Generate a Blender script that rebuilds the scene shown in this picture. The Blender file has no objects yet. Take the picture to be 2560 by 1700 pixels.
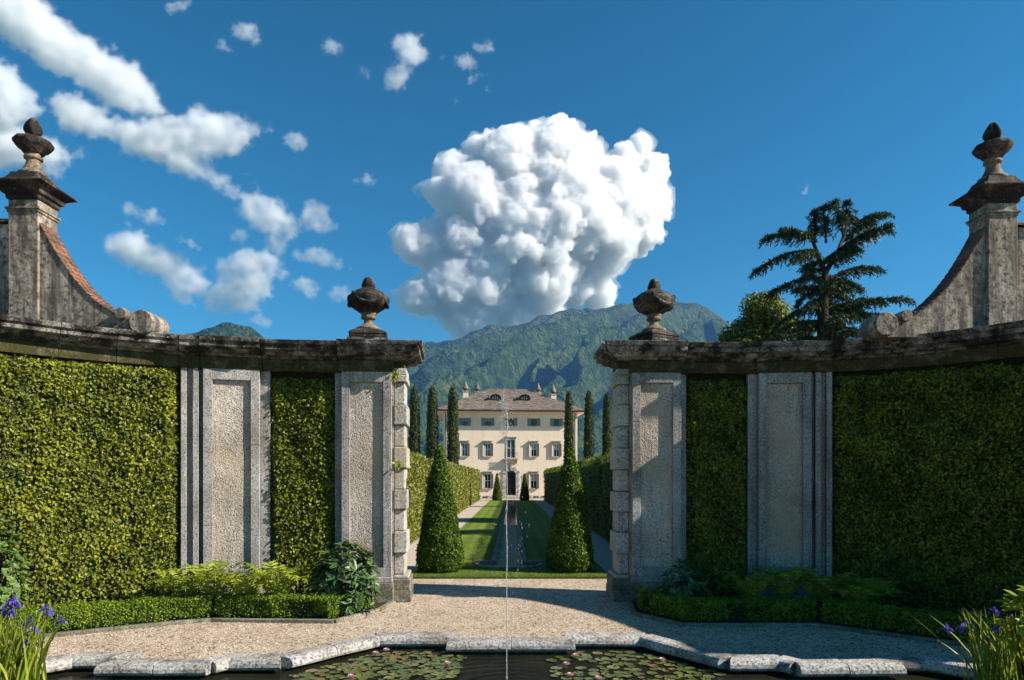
import bpy, bmesh, math, random
import numpy as np
from mathutils import Vector, Matrix
R = math.radians
S = bpy.context.scene
COL = S.collection
rng = np.random.default_rng(7)
rnd = random.Random(11)

# ------------------------------------------------------------------ camera, sky, sun, exposure
cam = bpy.data.objects.new('camera', bpy.data.cameras.new('camera'))
COL.objects.link(cam); S.camera = cam
cam.location = (0, 0, 3.0); cam.rotation_euler = (math.pi / 2, 0, 0)
cam.data.lens = 24; cam.data.sensor_width = 36; cam.data.shift_y = 348 / 2560
cam.data.clip_start = 0.1; cam.data.clip_end = 60000

SUN = Vector((1.5, -0.33, 1.0)).normalized()          # towards the sun: from the right, a little behind the camera
W = bpy.data.worlds.new('World'); S.world = W; W.use_nodes = True
wn, wl = W.node_tree.nodes, W.node_tree.links
sky = wn.new('ShaderNodeTexSky'); sky.sky_type = 'NISHITA'; sky.sun_disc = False
sky.sun_elevation = math.asin(SUN.z); sky.sun_rotation = math.atan2(SUN.x, SUN.y)
sky.altitude = 400; sky.air_density = 1.0; sky.dust_density = 0.15; sky.ozone_density = 6.0
hs = wn.new('ShaderNodeHueSaturation'); hs.inputs['Saturation'].default_value = 1.2; hs.inputs['Hue'].default_value = 0.471
mg = wn.new('ShaderNodeMixRGB'); mg.blend_type = 'MULTIPLY'; mg.inputs[0].default_value = 1; mg.inputs[2].default_value = (.62, .62, .60, 1)
gm = wn.new('ShaderNodeGamma'); gm.inputs[1].default_value = 1.35   # deep polarised blue
wl.new(sky.outputs[0], hs.inputs['Color']); wl.new(hs.outputs[0], mg.inputs[1]); wl.new(mg.outputs[0], gm.inputs[0]); wl.new(gm.outputs[0], wn['Background'].inputs[0])
wn['Background'].inputs[1].default_value = 0.076

sun = bpy.data.lights.new('sun', 'SUN'); sun.energy = 5.0; sun.angle = R(0.5); sun.color = (1.0, 0.92, 0.80)
so = bpy.data.objects.new('sun', sun); COL.objects.link(so); so.rotation_euler = SUN.to_track_quat('Z', 'Y').to_euler()
so.location = (60, -15, 40)
S.view_settings.view_transform = 'Standard'; S.view_settings.look = 'None'
S.view_settings.exposure = 1.0; S.view_settings.gamma = 1.0; S.view_settings.use_curve_mapping = False
S.cycles.max_bounces = 18; S.cycles.diffuse_bounces = 3; S.cycles.glossy_bounces = 3
S.cycles.transmission_bounces = 3; S.cycles.transparent_max_bounces = 8; S.cycles.volume_bounces = 16
S.cycles.use_denoising = True; S.cycles.caustics_reflective = False; S.cycles.caustics_refractive = False

# ------------------------------------------------------------------ helpers: objects
def tag(o, label=None, cat=None, group=None, kind=None):
    if label: o['label'] = label
    if cat: o['category'] = cat
    if group: o['group'] = group
    if kind: o['kind'] = kind
    return o
def link(name, data, parent=None):
    o = bpy.data.objects.new(name, data); COL.objects.link(o)
    if parent is not None: o.parent = parent
    return o
def empty(name, loc=(0, 0, 0), rz=0.0, parent=None):
    o = link(name, None, parent); o.empty_display_size = 0.2
    o.location = loc; o.rotation_euler = (0, 0, rz)
    return o
def raw_mesh(name, V, F, mats, smooth=False, rndattr=None):
    """V (n,3) float, F list of equal-length tuples or an (m,k) array"""
    me = bpy.data.meshes.new(name)
    V = np.asarray(V, np.float32); F = np.asarray(F, np.int32); m, k = F.shape
    me.vertices.add(len(V)); me.vertices.foreach_set('co', V.ravel())
    me.loops.add(m * k); me.loops.foreach_set('vertex_index', F.ravel())
    me.polygons.add(m); me.polygons.foreach_set('loop_start', np.arange(0, m * k, k, dtype=np.int32))
    if smooth: me.polygons.foreach_set('use_smooth', np.ones(m, bool))
    if rndattr is not None:
        a = me.attributes.new('rnd', 'FLOAT', 'FACE'); a.data.foreach_set('value', np.asarray(rndattr, np.float32))
    me.update(calc_edges=True); me.validate()
    for mt in (mats if isinstance(mats, (list, tuple)) else [mats]): me.materials.append(mt)
    return me
class MB:
    """collects faces for one mesh"""
    def __init__(s): s.v = []; s.f = []; s.m = []
    def add(s, pts, faces, mi=0):
        b = len(s.v); s.v += [tuple(p) for p in pts]
        s.f += [tuple(b + i for i in f) for f in faces]; s.m += [mi] * len(faces); return s
    def hexa(s, p, mi=0):       # 4 bottom, 4 top, both counter-clockwise from above
        return s.add(p, [(3, 2, 1, 0), (4, 5, 6, 7), (0, 1, 5, 4), (1, 2, 6, 5), (2, 3, 7, 6), (3, 0, 4, 7)], mi)
    def box(s, x0, x1, y0, y1, z0, z1, mi=0):
        return s.hexa([(x0, y0, z0), (x1, y0, z0), (x1, y1, z0), (x0, y1, z0), (x0, y0, z1), (x1, y0, z1), (x1, y1, z1), (x0, y1, z1)], mi)
    def loft(s, rings, mi=0, cap=True, close=True):
        n = len(rings[0]); pts = [p for r in rings for p in r]; fs = []
        for i in range(len(rings) - 1):
            for j in range(n if close else n - 1):
                k = (j + 1) % n
                fs.append((i * n + j, i * n + k, (i + 1) * n + k, (i + 1) * n + j))
        s.add(pts, fs, mi)
        if cap:
            b = len(s.v) - len(pts)
            s.f.append(tuple(b + j for j in range(n - 1, -1, -1))); s.m.append(mi)
            s.f.append(tuple(b + (len(rings) - 1) * n + j for j in range(n))); s.m.append(mi)
        return s
    def lathe(s, prof, c=(0, 0, 0), seg=28, mi=0, fr=None):
        rings = []
        for (r, z) in prof:
            rings.append([(c[0] + r * (fr(a, z) if fr else 1) * math.cos(a), c[1] + r * (fr(a, z) if fr else 1) * math.sin(a), c[2] + z)
                          for a in [2 * math.pi * j / seg for j in range(seg)]])
        return s.loft(rings, mi)
    def tube(s, pts, rad, seg=6, mi=0):
        pts = [Vector(p) for p in pts]; rings = []
        for i, p in enumerate(pts):
            t = (pts[min(i + 1, len(pts) - 1)] - pts[max(i - 1, 0)]).normalized()
            u = t.cross(Vector((0, 0, 1)) if abs(t.z) < .9 else Vector((1, 0, 0))).normalized(); w = t.cross(u)
            r = float(rad[i] if isinstance(rad, (list, tuple)) else rad)
            rings.append([p + r * (math.cos(2 * math.pi * j / seg) * u + math.sin(2 * math.pi * j / seg) * w) for j in range(seg)])
        return s.loft(rings, mi)
    def build(s, name, mats, parent=None, smooth=False, bevel=0, loc=None):
        me = bpy.data.meshes.new(name); me.from_pydata(s.v, [], s.f)
        for mt in (mats if isinstance(mats, (list, tuple)) else [mats]): me.materials.append(mt)
        if len(set(s.m)) > 1: me.polygons.foreach_set('material_index', s.m)
        bm = bmesh.new(); bm.from_mesh(me); bmesh.ops.recalc_face_normals(bm, faces=bm.faces); bm.to_mesh(me); bm.free()
        if smooth: me.polygons.foreach_set('use_smooth', [True] * len(me.polygons))
        o = link(name, me, parent)
        if loc is not None: o.location = loc
        if bevel:
            b = o.modifiers.new('bevel', 'BEVEL'); b.width = bevel; b.segments = 2; b.limit_method = 'ANGLE'; b.angle_limit = R(35)
        return o
def copy_tree(o, parent=None):
    c = o.copy(); COL.objects.link(c); c.parent = parent
    for ch in list(o.children): copy_tree(ch, c)
    return c

# ------------------------------------------------------------------ helpers: noise
def vnoise(P):
    P = np.asarray(P, np.float64); i = np.floor(P).astype(np.int64); f = P - i; u = f * f * (3 - 2 * f)
    def h(a, b, c):
        n = (a * 374761393 + b * 668265263 + c * 1274126177) & 0xffffffff
        n = ((n ^ (n >> 13)) * 1274126177) & 0xffffffff
        return ((n ^ (n >> 16)) & 0xffff) / 65535.0
    x, y, z = i[:, 0], i[:, 1], i[:, 2]; ux, uy, uz = u[:, 0], u[:, 1], u[:, 2]
    L = lambda a, b, t: a + (b - a) * t
    return L(L(L(h(x, y, z), h(x + 1, y, z), ux), L(h(x, y + 1, z), h(x + 1, y + 1, z), ux), uy),
             L(L(h(x, y, z + 1), h(x + 1, y, z + 1), ux), L(h(x, y + 1, z + 1), h(x + 1, y + 1, z + 1), ux), uy), uz)
def fbm(P, oct=4, gain=.5):
    P = np.asarray(P, np.float64); v = np.zeros(len(P)); a = 1.0; t = 0.0
    for k in range(oct):
        v += a * vnoise(P * 2 ** k + 17.3 * k); t += a; a *= gain
    return v / t
def unit(v): return v / np.maximum(np.linalg.norm(v, axis=-1, keepdims=True), 1e-9)

# ------------------------------------------------------------------ helpers: leaves
LEAF4 = (np.array([(0, 0, 0), (.45, .36, .07), (1, 0, -.04), (.45, -.36, .07)]), np.array([(0, 3, 2), (0, 2, 1)]))
LEAF6 = (np.array([(0, 0, 0), (.25, .34, .05), (.62, .30, .05), (1, 0, -.08), (.62, -.30, .05), (.25, -.34, .05)]), np.array([(0, 5, 4, 3), (0, 3, 2, 1)]))
LEAFL = (np.array([(0, 0, 0), (.3, .14, .03), (.7, .13, .02), (1, 0, -.10), (.7, -.13, .02), (.3, -.14, .03)]), np.array([(0, 5, 4, 3), (0, 3, 2, 1)]))
NEEDLE = (np.array([(0, .10, 0), (0, -.10, 0), (1, -.05, 0), (1, .05, 0)]), np.array([(0, 1, 2, 3)]))
def leaf_data(P, N, A, size, tmpl, jn=.5, ja=.5, g=rng):
    """leaf geometry: points P, facing N, growth axis A"""
    n = len(P); T, F = tmpl; k = len(T)
    N = unit(np.asarray(N) + jn * g.normal(size=(n, 3)))
    A = np.broadcast_to(np.asarray(A, float), (n, 3)) + ja * g.normal(size=(n, 3))
    A = unit(A - (A * N).sum(1, keepdims=True) * N); B = np.cross(N, A)
    sz = np.broadcast_to(np.asarray(size, float), (n,))[:, None, None]
    V = P[:, None, :] + sz * (T[None, :, 0:1] * A[:, None] + T[None, :, 1:2] * B[:, None] + T[None, :, 2:3] * N[:, None])
    FF = (F[None] + (np.arange(n) * k)[:, None, None]).reshape(-1, F.shape[1])
    return V.reshape(-1, 3), FF, np.repeat(g.random(n), len(F))
def leaves(name, P, N, A, size, mat, parent=None, tmpl=LEAF4, jn=.5, ja=.5, g=rng, bias=None):
    V, F, r = leaf_data(P, N, A, size, tmpl, jn, ja, g)
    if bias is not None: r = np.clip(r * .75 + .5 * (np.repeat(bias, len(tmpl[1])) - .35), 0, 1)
    return link(name, raw_mesh(name, V, F, mat, rndattr=r), parent)

# ------------------------------------------------------------------ helpers: materials
class NT:
    def __init__(s, name):
        s.m = bpy.data.materials.new(name); s.m.use_nodes = True; s.t = s.m.node_tree; s.t.nodes.clear()
        s.out = s.t.nodes.new('ShaderNodeOutputMaterial')
    def n(s, typ, _o=0, **kw):
        nd = s.t.nodes.new('ShaderNode' + typ)
        for k, v in kw.items():
            if k.startswith('i_'):
                key = k[2:].replace('_', ' '); key = int(key) if key.isdigit() else key
                s.put(nd.inputs[key], v)
            else: setattr(nd, k, v)
        return nd
    def put(s, sock, v):
        if isinstance(v, bpy.types.NodeSocket): s.t.links.new(v, sock)
        elif isinstance(v, bpy.types.Node): s.t.links.new(v.outputs[0], sock)
        elif isinstance(v, (tuple, list)) and len(v) == 3 and sock.type == 'RGBA': sock.default_value = (*v, 1)
        else: sock.default_value = v
    def pos(s, scale=(1, 1, 1), obj=False):
        src = s.n('TexCoord').outputs['Object'] if obj else s.n('NewGeometry').outputs['Position']
        mp = s.n('Mapping'); s.put(mp.inputs['Vector'], src); mp.inputs['Scale'].default_value = scale
        return mp.outputs[0]
    def noise(s, vec, scale, detail=4, rough=.55, dist=0):
        nd = s.n('TexNoise'); s.put(nd.inputs['Vector'], vec); nd.inputs['Scale'].default_value = scale
        nd.inputs['Detail'].default_value = detail; nd.inputs['Roughness'].default_value = rough; nd.inputs['Distortion'].default_value = dist
        return nd.outputs['Fac']
    def voro(s, vec, scale, feature='F1', rnd_=1.0):
        nd = s.n('TexVoronoi', feature=feature); s.put(nd.inputs['Vector'], vec); nd.inputs['Scale'].default_value = scale
        nd.inputs['Randomness'].default_value = rnd_
        return nd
    def ramp(s, fac, stops, interp='LINEAR'):
        nd = s.n('ValToRGB'); s.put(nd.inputs[0], fac); cr = nd.color_ramp; cr.interpolation = interp
        while len(cr.elements) > len(stops): cr.elements.remove(cr.elements[-1])
        while len(cr.elements) < len(stops): cr.elements.new(1)
        for e, (p, c) in zip(cr.elements, stops):
            e.position = p; e.color = (*c, 1) if isinstance(c, tuple) else (c, c, c, 1)
        return nd.outputs[0]
    def mix(s, fac, a, b, mode='MIX'):
        nd = s.n('MixRGB', blend_type=mode); s.put(nd.inputs[0], fac); s.put(nd.inputs[1], a); s.put(nd.inputs[2], b)
        return nd.outputs[0]
    def math(s, op, a, b=0.0, clamp=False):
        nd = s.n('Math', operation=op, use_clamp=clamp); s.put(nd.inputs[0], a); s.put(nd.inputs[1], b); return nd.outputs[0]
    def bump(s, h, strength=.4, dist=.02, nrm=None):
        nd = s.n('Bump'); s.put(nd.inputs['Height'], h); nd.inputs['Strength'].default_value = strength; nd.inputs['Distance'].default_value = dist
        if nrm is not None: s.put(nd.inputs['Normal'], nrm)
        return nd.outputs[0]
    def pbr(s, col, rough=.8, nrm=None, spec=.3, metal=0):
        b = s.n('BsdfPrincipled'); s.put(b.inputs['Base Color'], col); s.put(b.inputs['Roughness'], rough)
        b.inputs['Specular IOR Level'].default_value = spec; b.inputs['Metallic'].default_value = metal
        if nrm is not None: s.put(b.inputs['Normal'], nrm)
        return b.outputs[0]
    def done(s, shader, vol=None):
        if shader is not None: s.put(s.out.inputs['Surface'], shader)
        if vol is not None: s.put(s.out.inputs['Volume'], vol)
        return s.m
def m_stone(name, base, dark, speck=55, stain=.5, bump=.35, crust=None, crust_amt=.5, pebble=0, warm=None, runs=False):
    s = NT(name); p = s.pos(); o = s.n('ObjectInfo').outputs['Random']
    sp = s.ramp(s.noise(p, speck, 3, .7), [(.36, dark), (.50, base), (.66, tuple(min(1, c * 1.35) for c in base))])
    big = s.noise(p, 1.1, 5, .6)
    col = s.mix(s.ramp(big, [(.35, .0), (.7, 1.0)]), sp, s.mix(1, sp, (.62, .58, .52), 'MULTIPLY'))
    streak = s.noise(s.pos((5, 5, .45)), 1.6, 5, .65)
    col = s.mix(s.math('MULTIPLY', s.ramp(streak, [(.48, .0), (.72, 1.0)]), stain), col, dark)
    if warm is not None:
        col = s.mix(s.math('MULTIPLY', s.ramp(s.noise(p, .7, 4), [(.45, 0.), (.65, 1.)]), .6), col, warm)
    col = s.mix(.35, col, s.mix(1, col, s.ramp(o, [(0, .72), (1, 1.22)]), 'MULTIPLY'))
    if crust is not None:
        c = s.ramp(s.noise(s.pos((2.6, 2.6, .42)), 1.5, 7, .62, .6) if runs else s.noise(p, 2.3, 7, .68), [(crust_amt - .10, 1.0), (crust_amt + .10, .0)])
        col = s.mix(c, col, s.ramp(s.noise(p, 22, 4), [(.3, crust), (.7, tuple(c_ * 2.6 for c_ in crust))]))
    li = s.ramp(s.math('ADD', s.voro(p, 5.5).outputs['Distance'], s.math('MULTIPLY', s.noise(p, 14, 4), .35)), [(.22, 1.), (.27, 0.)])
    col = s.mix(s.math('MULTIPLY', li, .45), col, tuple(min(.6, c * 1.35 + .03) for c in base))      # lichen spots
    h = s.noise(p, speck * .8, 4, .7)
    if pebble:
        v = s.voro(p, pebble, 'SMOOTH_F1'); h = s.math('ADD', s.math('MULTIPLY', h, .4), s.math('SUBTRACT', 1.0, v.outputs['Distance']))
    h = s.math('ADD', h, s.math('MULTIPLY', s.noise(p, 6, 5), 1.5))
    return s.done(s.pbr(col, .88, s.bump(h, bump, .02), .2))
def m_leaf(name, stops, rough=.42, trans=.3, spec=.35, tint=(1.0, 1.0, .35), patch=0.0):
    s = NT(name); a = s.n('Attribute', attribute_name='rnd').outputs['Fac']
    if patch: a = s.math('ADD', s.math('MULTIPLY', a, 1 - patch), s.math('MULTIPLY', s.ramp(s.noise(s.pos(), 1.6, 4), [(.3, 0.), (.7, 1.)]), patch))
    col = s.ramp(a, stops)
    b = s.pbr(col, rough, None, spec)
    t = s.n('BsdfTranslucent'); s.put(t.inputs[0], s.mix(1, col, tint, 'MULTIPLY'))
    mx = s.n('MixShader'); mx.inputs[0].default_value = trans; s.put(mx.inputs[1], b); s.put(mx.inputs[2], t)
    return s.done(mx.outputs[0])
def m_plain(name, col, rough=.7, spec=.3, nscale=8, var=.25, bump=.1, metal=0):
    s = NT(name); p = s.pos()
    c = s.mix(1, col, s.ramp(s.noise(p, nscale, 5), [(.25, 1 - var), (.75, 1 + var * .6)]), 'MULTIPLY')
    return s.done(s.pbr(c, rough, s.bump(s.noise(p, nscale * 6, 3), bump, .01), spec, metal))

M = {}
M['granite'] = m_stone('granite', (.36, .345, .325), (.085, .08, .078), 34, .70, .3)
M['quoin'] = m_stone('quoin_stone', (.44, .42, .385), (.13, .12, .11), 20, .35, .45, warm=(.36, .30, .20))
M['panel'] = m_stone('roughcast', (.47, .42, .36), (.18, .155, .13), 26, .55, .7, pebble=42, warm=(.42, .31, .21))
M['cornice'] = m_stone('cornice_stone', (.40, .375, .34), (.07, .06, .05), 26, .65, .5, crust=(.012, .010, .008), crust_amt=.55)
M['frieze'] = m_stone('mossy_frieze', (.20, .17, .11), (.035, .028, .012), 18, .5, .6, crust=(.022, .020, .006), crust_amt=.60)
M['plinth'] = m_stone('plinth_stone', (.26, .24, .20), (.06, .055, .04), 24, .4, .5, crust=(.03, .028, .012), crust_amt=.45)
M['plaster'] = m_stone('old_plaster', (.37, .32, .265), (.085, .07, .055), 9, .95, .5, crust=(.055, .045, .036), crust_amt=.47, runs=True)
M['urn'] = m_stone('urn_stone', (.17, .13, .10), (.025, .02, .017), 22, .6, .6, crust=(.010, .008, .007), crust_amt=.58)
M['urn_light'] = m_stone('urn_pale_stone', (.27, .205, .145), (.10, .07, .045), 22, .5, .5, crust=(.015, .011, .008), crust_amt=.46)
M['coping'] = m_stone('coping_stone', (.43, .415, .40), (.09, .085, .08), 24, .2, .4, crust=(.04, .036, .032), crust_amt=.40)
M['kerb'] = m_stone('kerb_stone', (.25, .235, .19), (.07, .065, .045), 30, .3, .4, crust=(.05, .047, .022), crust_amt=.44)
M['tile'] = m_stone('terracotta', (.29, .125, .075), (.05, .032, .025), 30, .4, .5, crust=(.035, .03, .025), crust_amt=.50)
M['bark'] = m_plain('bark', (.035, .026, .02), .9, .1, 9, .5, .6)
M['darkcore'] = m_plain('gap_shade_core', (.022, .020, .010), .95, .05, 14, .5, .5)  # near-black base colour stands in for shade in the gaps between leaves
M['hedgecore'] = m_plain('hedge_core', (.035, .045, .012), .95, .05, 20, .5, .6)
M['soil'] = m_plain('soil', (.055, .036, .024), .95, .05, 12, .5, .8)
M['ivy'] = m_leaf('ivy_leaf', [(0, (.010, .014, .003)), (.25, (.042, .060, .005)), (.5, (.125, .148, .009)), (.8, (.29, .295, .017)), (.93, (.40, .36, .025)), (1, (.36, .22, .05))], .48, .25, .25, patch=.30)
M['box'] = m_leaf('box_leaf', [(0, (.02, .045, .005)), (.35, (.085, .15, .010)), (.75, (.21, .29, .017)), (1, (.34, .38, .03))], .5, .28, .2)
M['yew'] = m_leaf('yew_leaf', [(0, (.012, .028, .004)), (.35, (.045, .090, .008)), (.75, (.11, .18, .013)), (1, (.19, .26, .025))], .6, .2, .15)
M['hornbeam'] = m_leaf('hedge_leaf', [(0, (.05, .06, .01)), (.3, (.13, .145, .02)), (.7, (.23, .235, .04)), (1, (.31, .28, .07))], .5, .25, .25, patch=.2)
M['cypress'] = m_leaf('cypress_leaf', [(0, (.012, .022, .007)), (.4, (.038, .058, .014)), (.8, (.075, .095, .02)), (1, (.12, .13, .03))], .6, .1, .2)
M['cedar'] = m_leaf('cedar_needle', [(0, (.009, .018, .009)), (.5, (.026, .050, .022)), (1, (.07, .105, .036))], .6, .12, .2)
M['broad'] = m_leaf('broad_leaf', [(0, (.03, .05, .008)), (.4, (.09, .125, .012)), (.8, (.19, .21, .02)), (1, (.26, .26, .03))], .45, .35, .3)
M['fern'] = m_leaf('fern_leaf', [(0, (.09, .14, .015)), (.5, (.21, .27, .026)), (1, (.34, .38, .05))], .5, .35, .25)
M['shrub'] = m_leaf('shrub_leaf', [(0, (.022, .05, .015)), (.5, (.06, .115, .035)), (1, (.12, .18, .06))], .32, .18, .5)
M['light_shrub'] = m_leaf('pale_shrub_leaf', [(0, (.05, .09, .02)), (.5, (.11, .19, .04)), (1, (.19, .27, .07))], .45, .3, .3)
M['iris_leaf'] = m_leaf('iris_blade', [(0, (.12, .17, .018)), (.5, (.27, .33, .035)), (1, (.44, .46, .07))], .45, .4, .25)
M['iris_flower'] = m_leaf('iris_petal', [(0, (.05, .03, .30)), (.6, (.11, .07, .50)), (1, (.26, .20, .62))], .5, .3, .2, (1, 1, 1))
M['lily_flower'] = m_leaf('lily_petal', [(0, (.62, .33, .38)), (1, (.80, .58, .60))], .5, .3, .2, (1, 1, 1))


# ================================================================== the ground
def m_gravel():
    s = NT('gravel'); p = s.pos()
    v = s.voro(p, 46); v2 = s.voro(p, 21)
    sep = s.n('SeparateColor'); s.put(sep.inputs[0], v.outputs['Color'])
    col = s.ramp(sep.outputs[0], [(0, (.19, .13, .09)), (.25, (.40, .31, .225)), (.65, (.56, .45, .34)), (1, (.74, .65, .54))])
    sep2 = s.n('SeparateColor'); s.put(sep2.inputs[0], v2.outputs['Color'])
    col = s.mix(s.ramp(sep2.outputs[1], [(.86, 0.), (.93, 1.)]), col, (.16, .115, .085))
    col = s.mix(s.ramp(s.noise(p, .9, 5), [(.35, .0), (.75, .9)]), col, s.mix(1, col, (.72, .68, .62), 'MULTIPLY'))
    h = s.math('ADD', s.math('SUBTRACT', 1., v.outputs['Distance']), s.math('MULTIPLY', s.math('SUBTRACT', 1., v2.outputs['Distance']), .6))
    h = s.math('ADD', h, s.math('MULTIPLY', s.noise(p, 3, 4), 1.2))
    return s.done(s.pbr(col, .9, s.bump(h, .75, .022), .15))
M['gravel'] = m_gravel()
def m_lawn():
    s = NT('lawn'); p = s.pos(); x = s.n('SeparateXYZ'); s.put(x.inputs[0], p)
    st = s.math('SINE', s.math('MULTIPLY', x.outputs[0], 9.5))
    n = s.math('ADD', s.math('MULTIPLY', s.noise(s.pos((1, .35, 1)), 26, 5, .7), .75), s.math('MULTIPLY', s.noise(p, 1.3, 4), .25))
    n = s.math('ADD', n, s.math('MULTIPLY', st, .055))
    col = s.ramp(n, [(.28, (.045, .080, .010)), (.5, (.125, .185, .022)), (.72, (.23, .275, .042))])
    return s.done(s.pbr(col, .85, s.bump(s.noise(p, 90, 3, .8), .9, .03), .15))
M['lawn'] = m_lawn()
M['field'] = m_plain('field_grass', (.06, .09, .02), .95, .1, .05, .5, .3)
M['path'] = m_plain('path_gravel', (.44, .37, .31), .92, .12, 6, .25, .5)

POOL = [(-8.05, 6.0), (-8.05, 9.2), (-7.8, 10.35), (-7.15, 11.15), (-6.28, 11.15), (-6.28, 10.75), (-4.8, 10.75), (-4.62, 11.05),
        (-3.75, 11.05), (-2.5, 12.6), (-1.06, 12.6), (-1.06, 12.22), (1.02, 12.22), (1.02, 12.6), (2.42, 12.6), (3.53, 11.02),
        (4.36, 11.02), (4.5, 10.72), (5.88, 10.72), (5.88, 11.0), (6.7, 11.0), (7.4, 10.2), (7.65, 9.2), (7.65, 6.0)]
def sheet(name, outer, mat, z, hole=None, kind='structure', label=None):
    bm = bmesh.new(); es = []
    for loop in ([outer] + ([hole] if hole else [])):
        vs = [bm.verts.new((x, y, z)) for x, y in loop]
        es += [bm.edges.new((vs[i], vs[(i + 1) % len(vs)])) for i in range(len(vs))]
    bmesh.ops.triangle_fill(bm, edges=es, use_beauty=True)
    for f in bm.faces:
        f.normal_update()
        if f.normal.z < 0: f.normal_flip()
    me = bpy.data.meshes.new(name); bm.to_mesh(me); bm.free(); me.materials.append(mat)
    return tag(link(name, me), label, None, None, kind)
sheet('ground', [(-60, -20), (60, -20), (60, 140), (-60, 140)], M['gravel'], 0.0, POOL, label='pale beige gravel ground')
def outer_ground():
    m = MB(); B = 14000
    m.add([(-B, -B, 0), (B, -B, 0), (B, -20, 0), (-B, -20, 0)], [(0, 1, 2, 3)]); m.add([(-B, 140, 0), (B, 140, 0), (B, B, 0), (-B, B, 0)], [(0, 1, 2, 3)])
    m.add([(-B, -20, 0), (-60, -20, 0), (-60, 140, 0), (-B, 140, 0)], [(0, 1, 2, 3)]); m.add([(60, -20, 0), (B, -20, 0), (B, 140, 0), (60, 140, 0)], [(0, 1, 2, 3)])
    tag(m.build('terrain', M['field']), 'green land reaching to the foot of the mountain', kind='structure')
outer_ground()

# lawn between the hedges, with the basin and channel cut out, and the two side paths
AX = -0.10                                            # axis of channel and villa
BAS = [(AX + 1.05 * math.cos(a), 23.6 + 0.95 * math.sin(a)) for a in [math.pi + math.pi * i / 18 for i in range(19)]]
CH = [(AX + .46, 23.9), (AX + .46, 86), (AX - .46, 86), (AX - .46, 23.9)]
lawn_hole = BAS + [(AX + 1.05, 23.9)] + CH + [(AX - 1.05, 23.9)]
def lawn():
    o = sheet('lawn', [(-3.1, 20.6), (3.0, 20.6), (3.0, 97), (-3.1, 97)], M['lawn'], .035, lawn_hole, label='mown lawn with a stone water channel along its middle')
    m = MB(); m.add([(-3.1, 20.6, -.01), (3.0, 20.6, -.01), (3.0, 20.6, .035), (-3.1, 20.6, .035)], [(0, 1, 2, 3)])
    for x in (-3.1, 3.0): m.add([(x, 20.6, -.01), (x, 97, -.01), (x, 97, .035), (x, 20.6, .035)], [(0, 1, 2, 3)])
    m.build('turf_edge', M['soil'], o)
    n = 26000; y = 20.55 + 14 * rng.random(n) ** 2.2; x = -3.1 + 6.1 * rng.random(n)
    ok = ~((np.abs(x - AX) < .62) & (y > 23.4)) & ~(((x - AX) / 1.25) ** 2 + ((y - 23.6) / 1.15) ** 2 < 1)
    P = np.stack([x[ok], y[ok], np.full(ok.sum(), .03)], 1)
    g = leaves('grass', P, rng.normal(size=P.shape) * [1, 1, .2], (0, 0, 1), rng.uniform(.025, .055, len(P)), M['grassblade'], o, NEEDLE, .3, .35)
    g['kind'] = 'stuff'
M['grassblade'] = m_leaf('grass_blade', [(0, (.035, .07, .008)), (.6, (.10, .155, .018)), (1, (.19, .22, .03))], .5, .3, .2)
lawn()
for x0, x1 in ((-4.62, -3.12), (3.02, 4.62)):
    sheet('path', [(x0, 20.62), (x1, 20.62), (x1, 99), (x0, 99)], M['path'], .012, label='beige gravel path between lawn and hedge')

# ================================================================== mountains and haze
def m_forest():
    s = NT('forested_slope'); p = s.pos()
    a = s.noise(p, .030, 5, .7); b = s.noise(p, .004, 5, .6)
    col = s.ramp(s.math('ADD', s.math('MULTIPLY', a, .65), s.math('MULTIPLY', b, .35)), [(.38, (.007, .018, .007)), (.5, (.030, .052, .014)), (.61, (.085, .105, .026))])
    z = s.n('SeparateXYZ'); s.put(z.inputs[0], p)
    top = s.ramp(s.math('ADD', s.math('DIVIDE', z.outputs[2], 1100.), s.math('MULTIPLY', s.math('SUBTRACT', b, .5), .7)), [(.78, 0.), (1.0, 1.)])
    col = s.mix(s.math('MULTIPLY', top, .35), col, (.11, .11, .045))
    v = s.voro(p, .055)
    h = s.math('ADD', s.math('SUBTRACT', 1., v.outputs['Distance']), s.math('MULTIPLY', s.noise(p, .02, 5), 2.5))
    return s.done(s.pbr(col, .95, s.bump(h, 1.0, 14), .05))
M['forest'] = m_forest()
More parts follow.
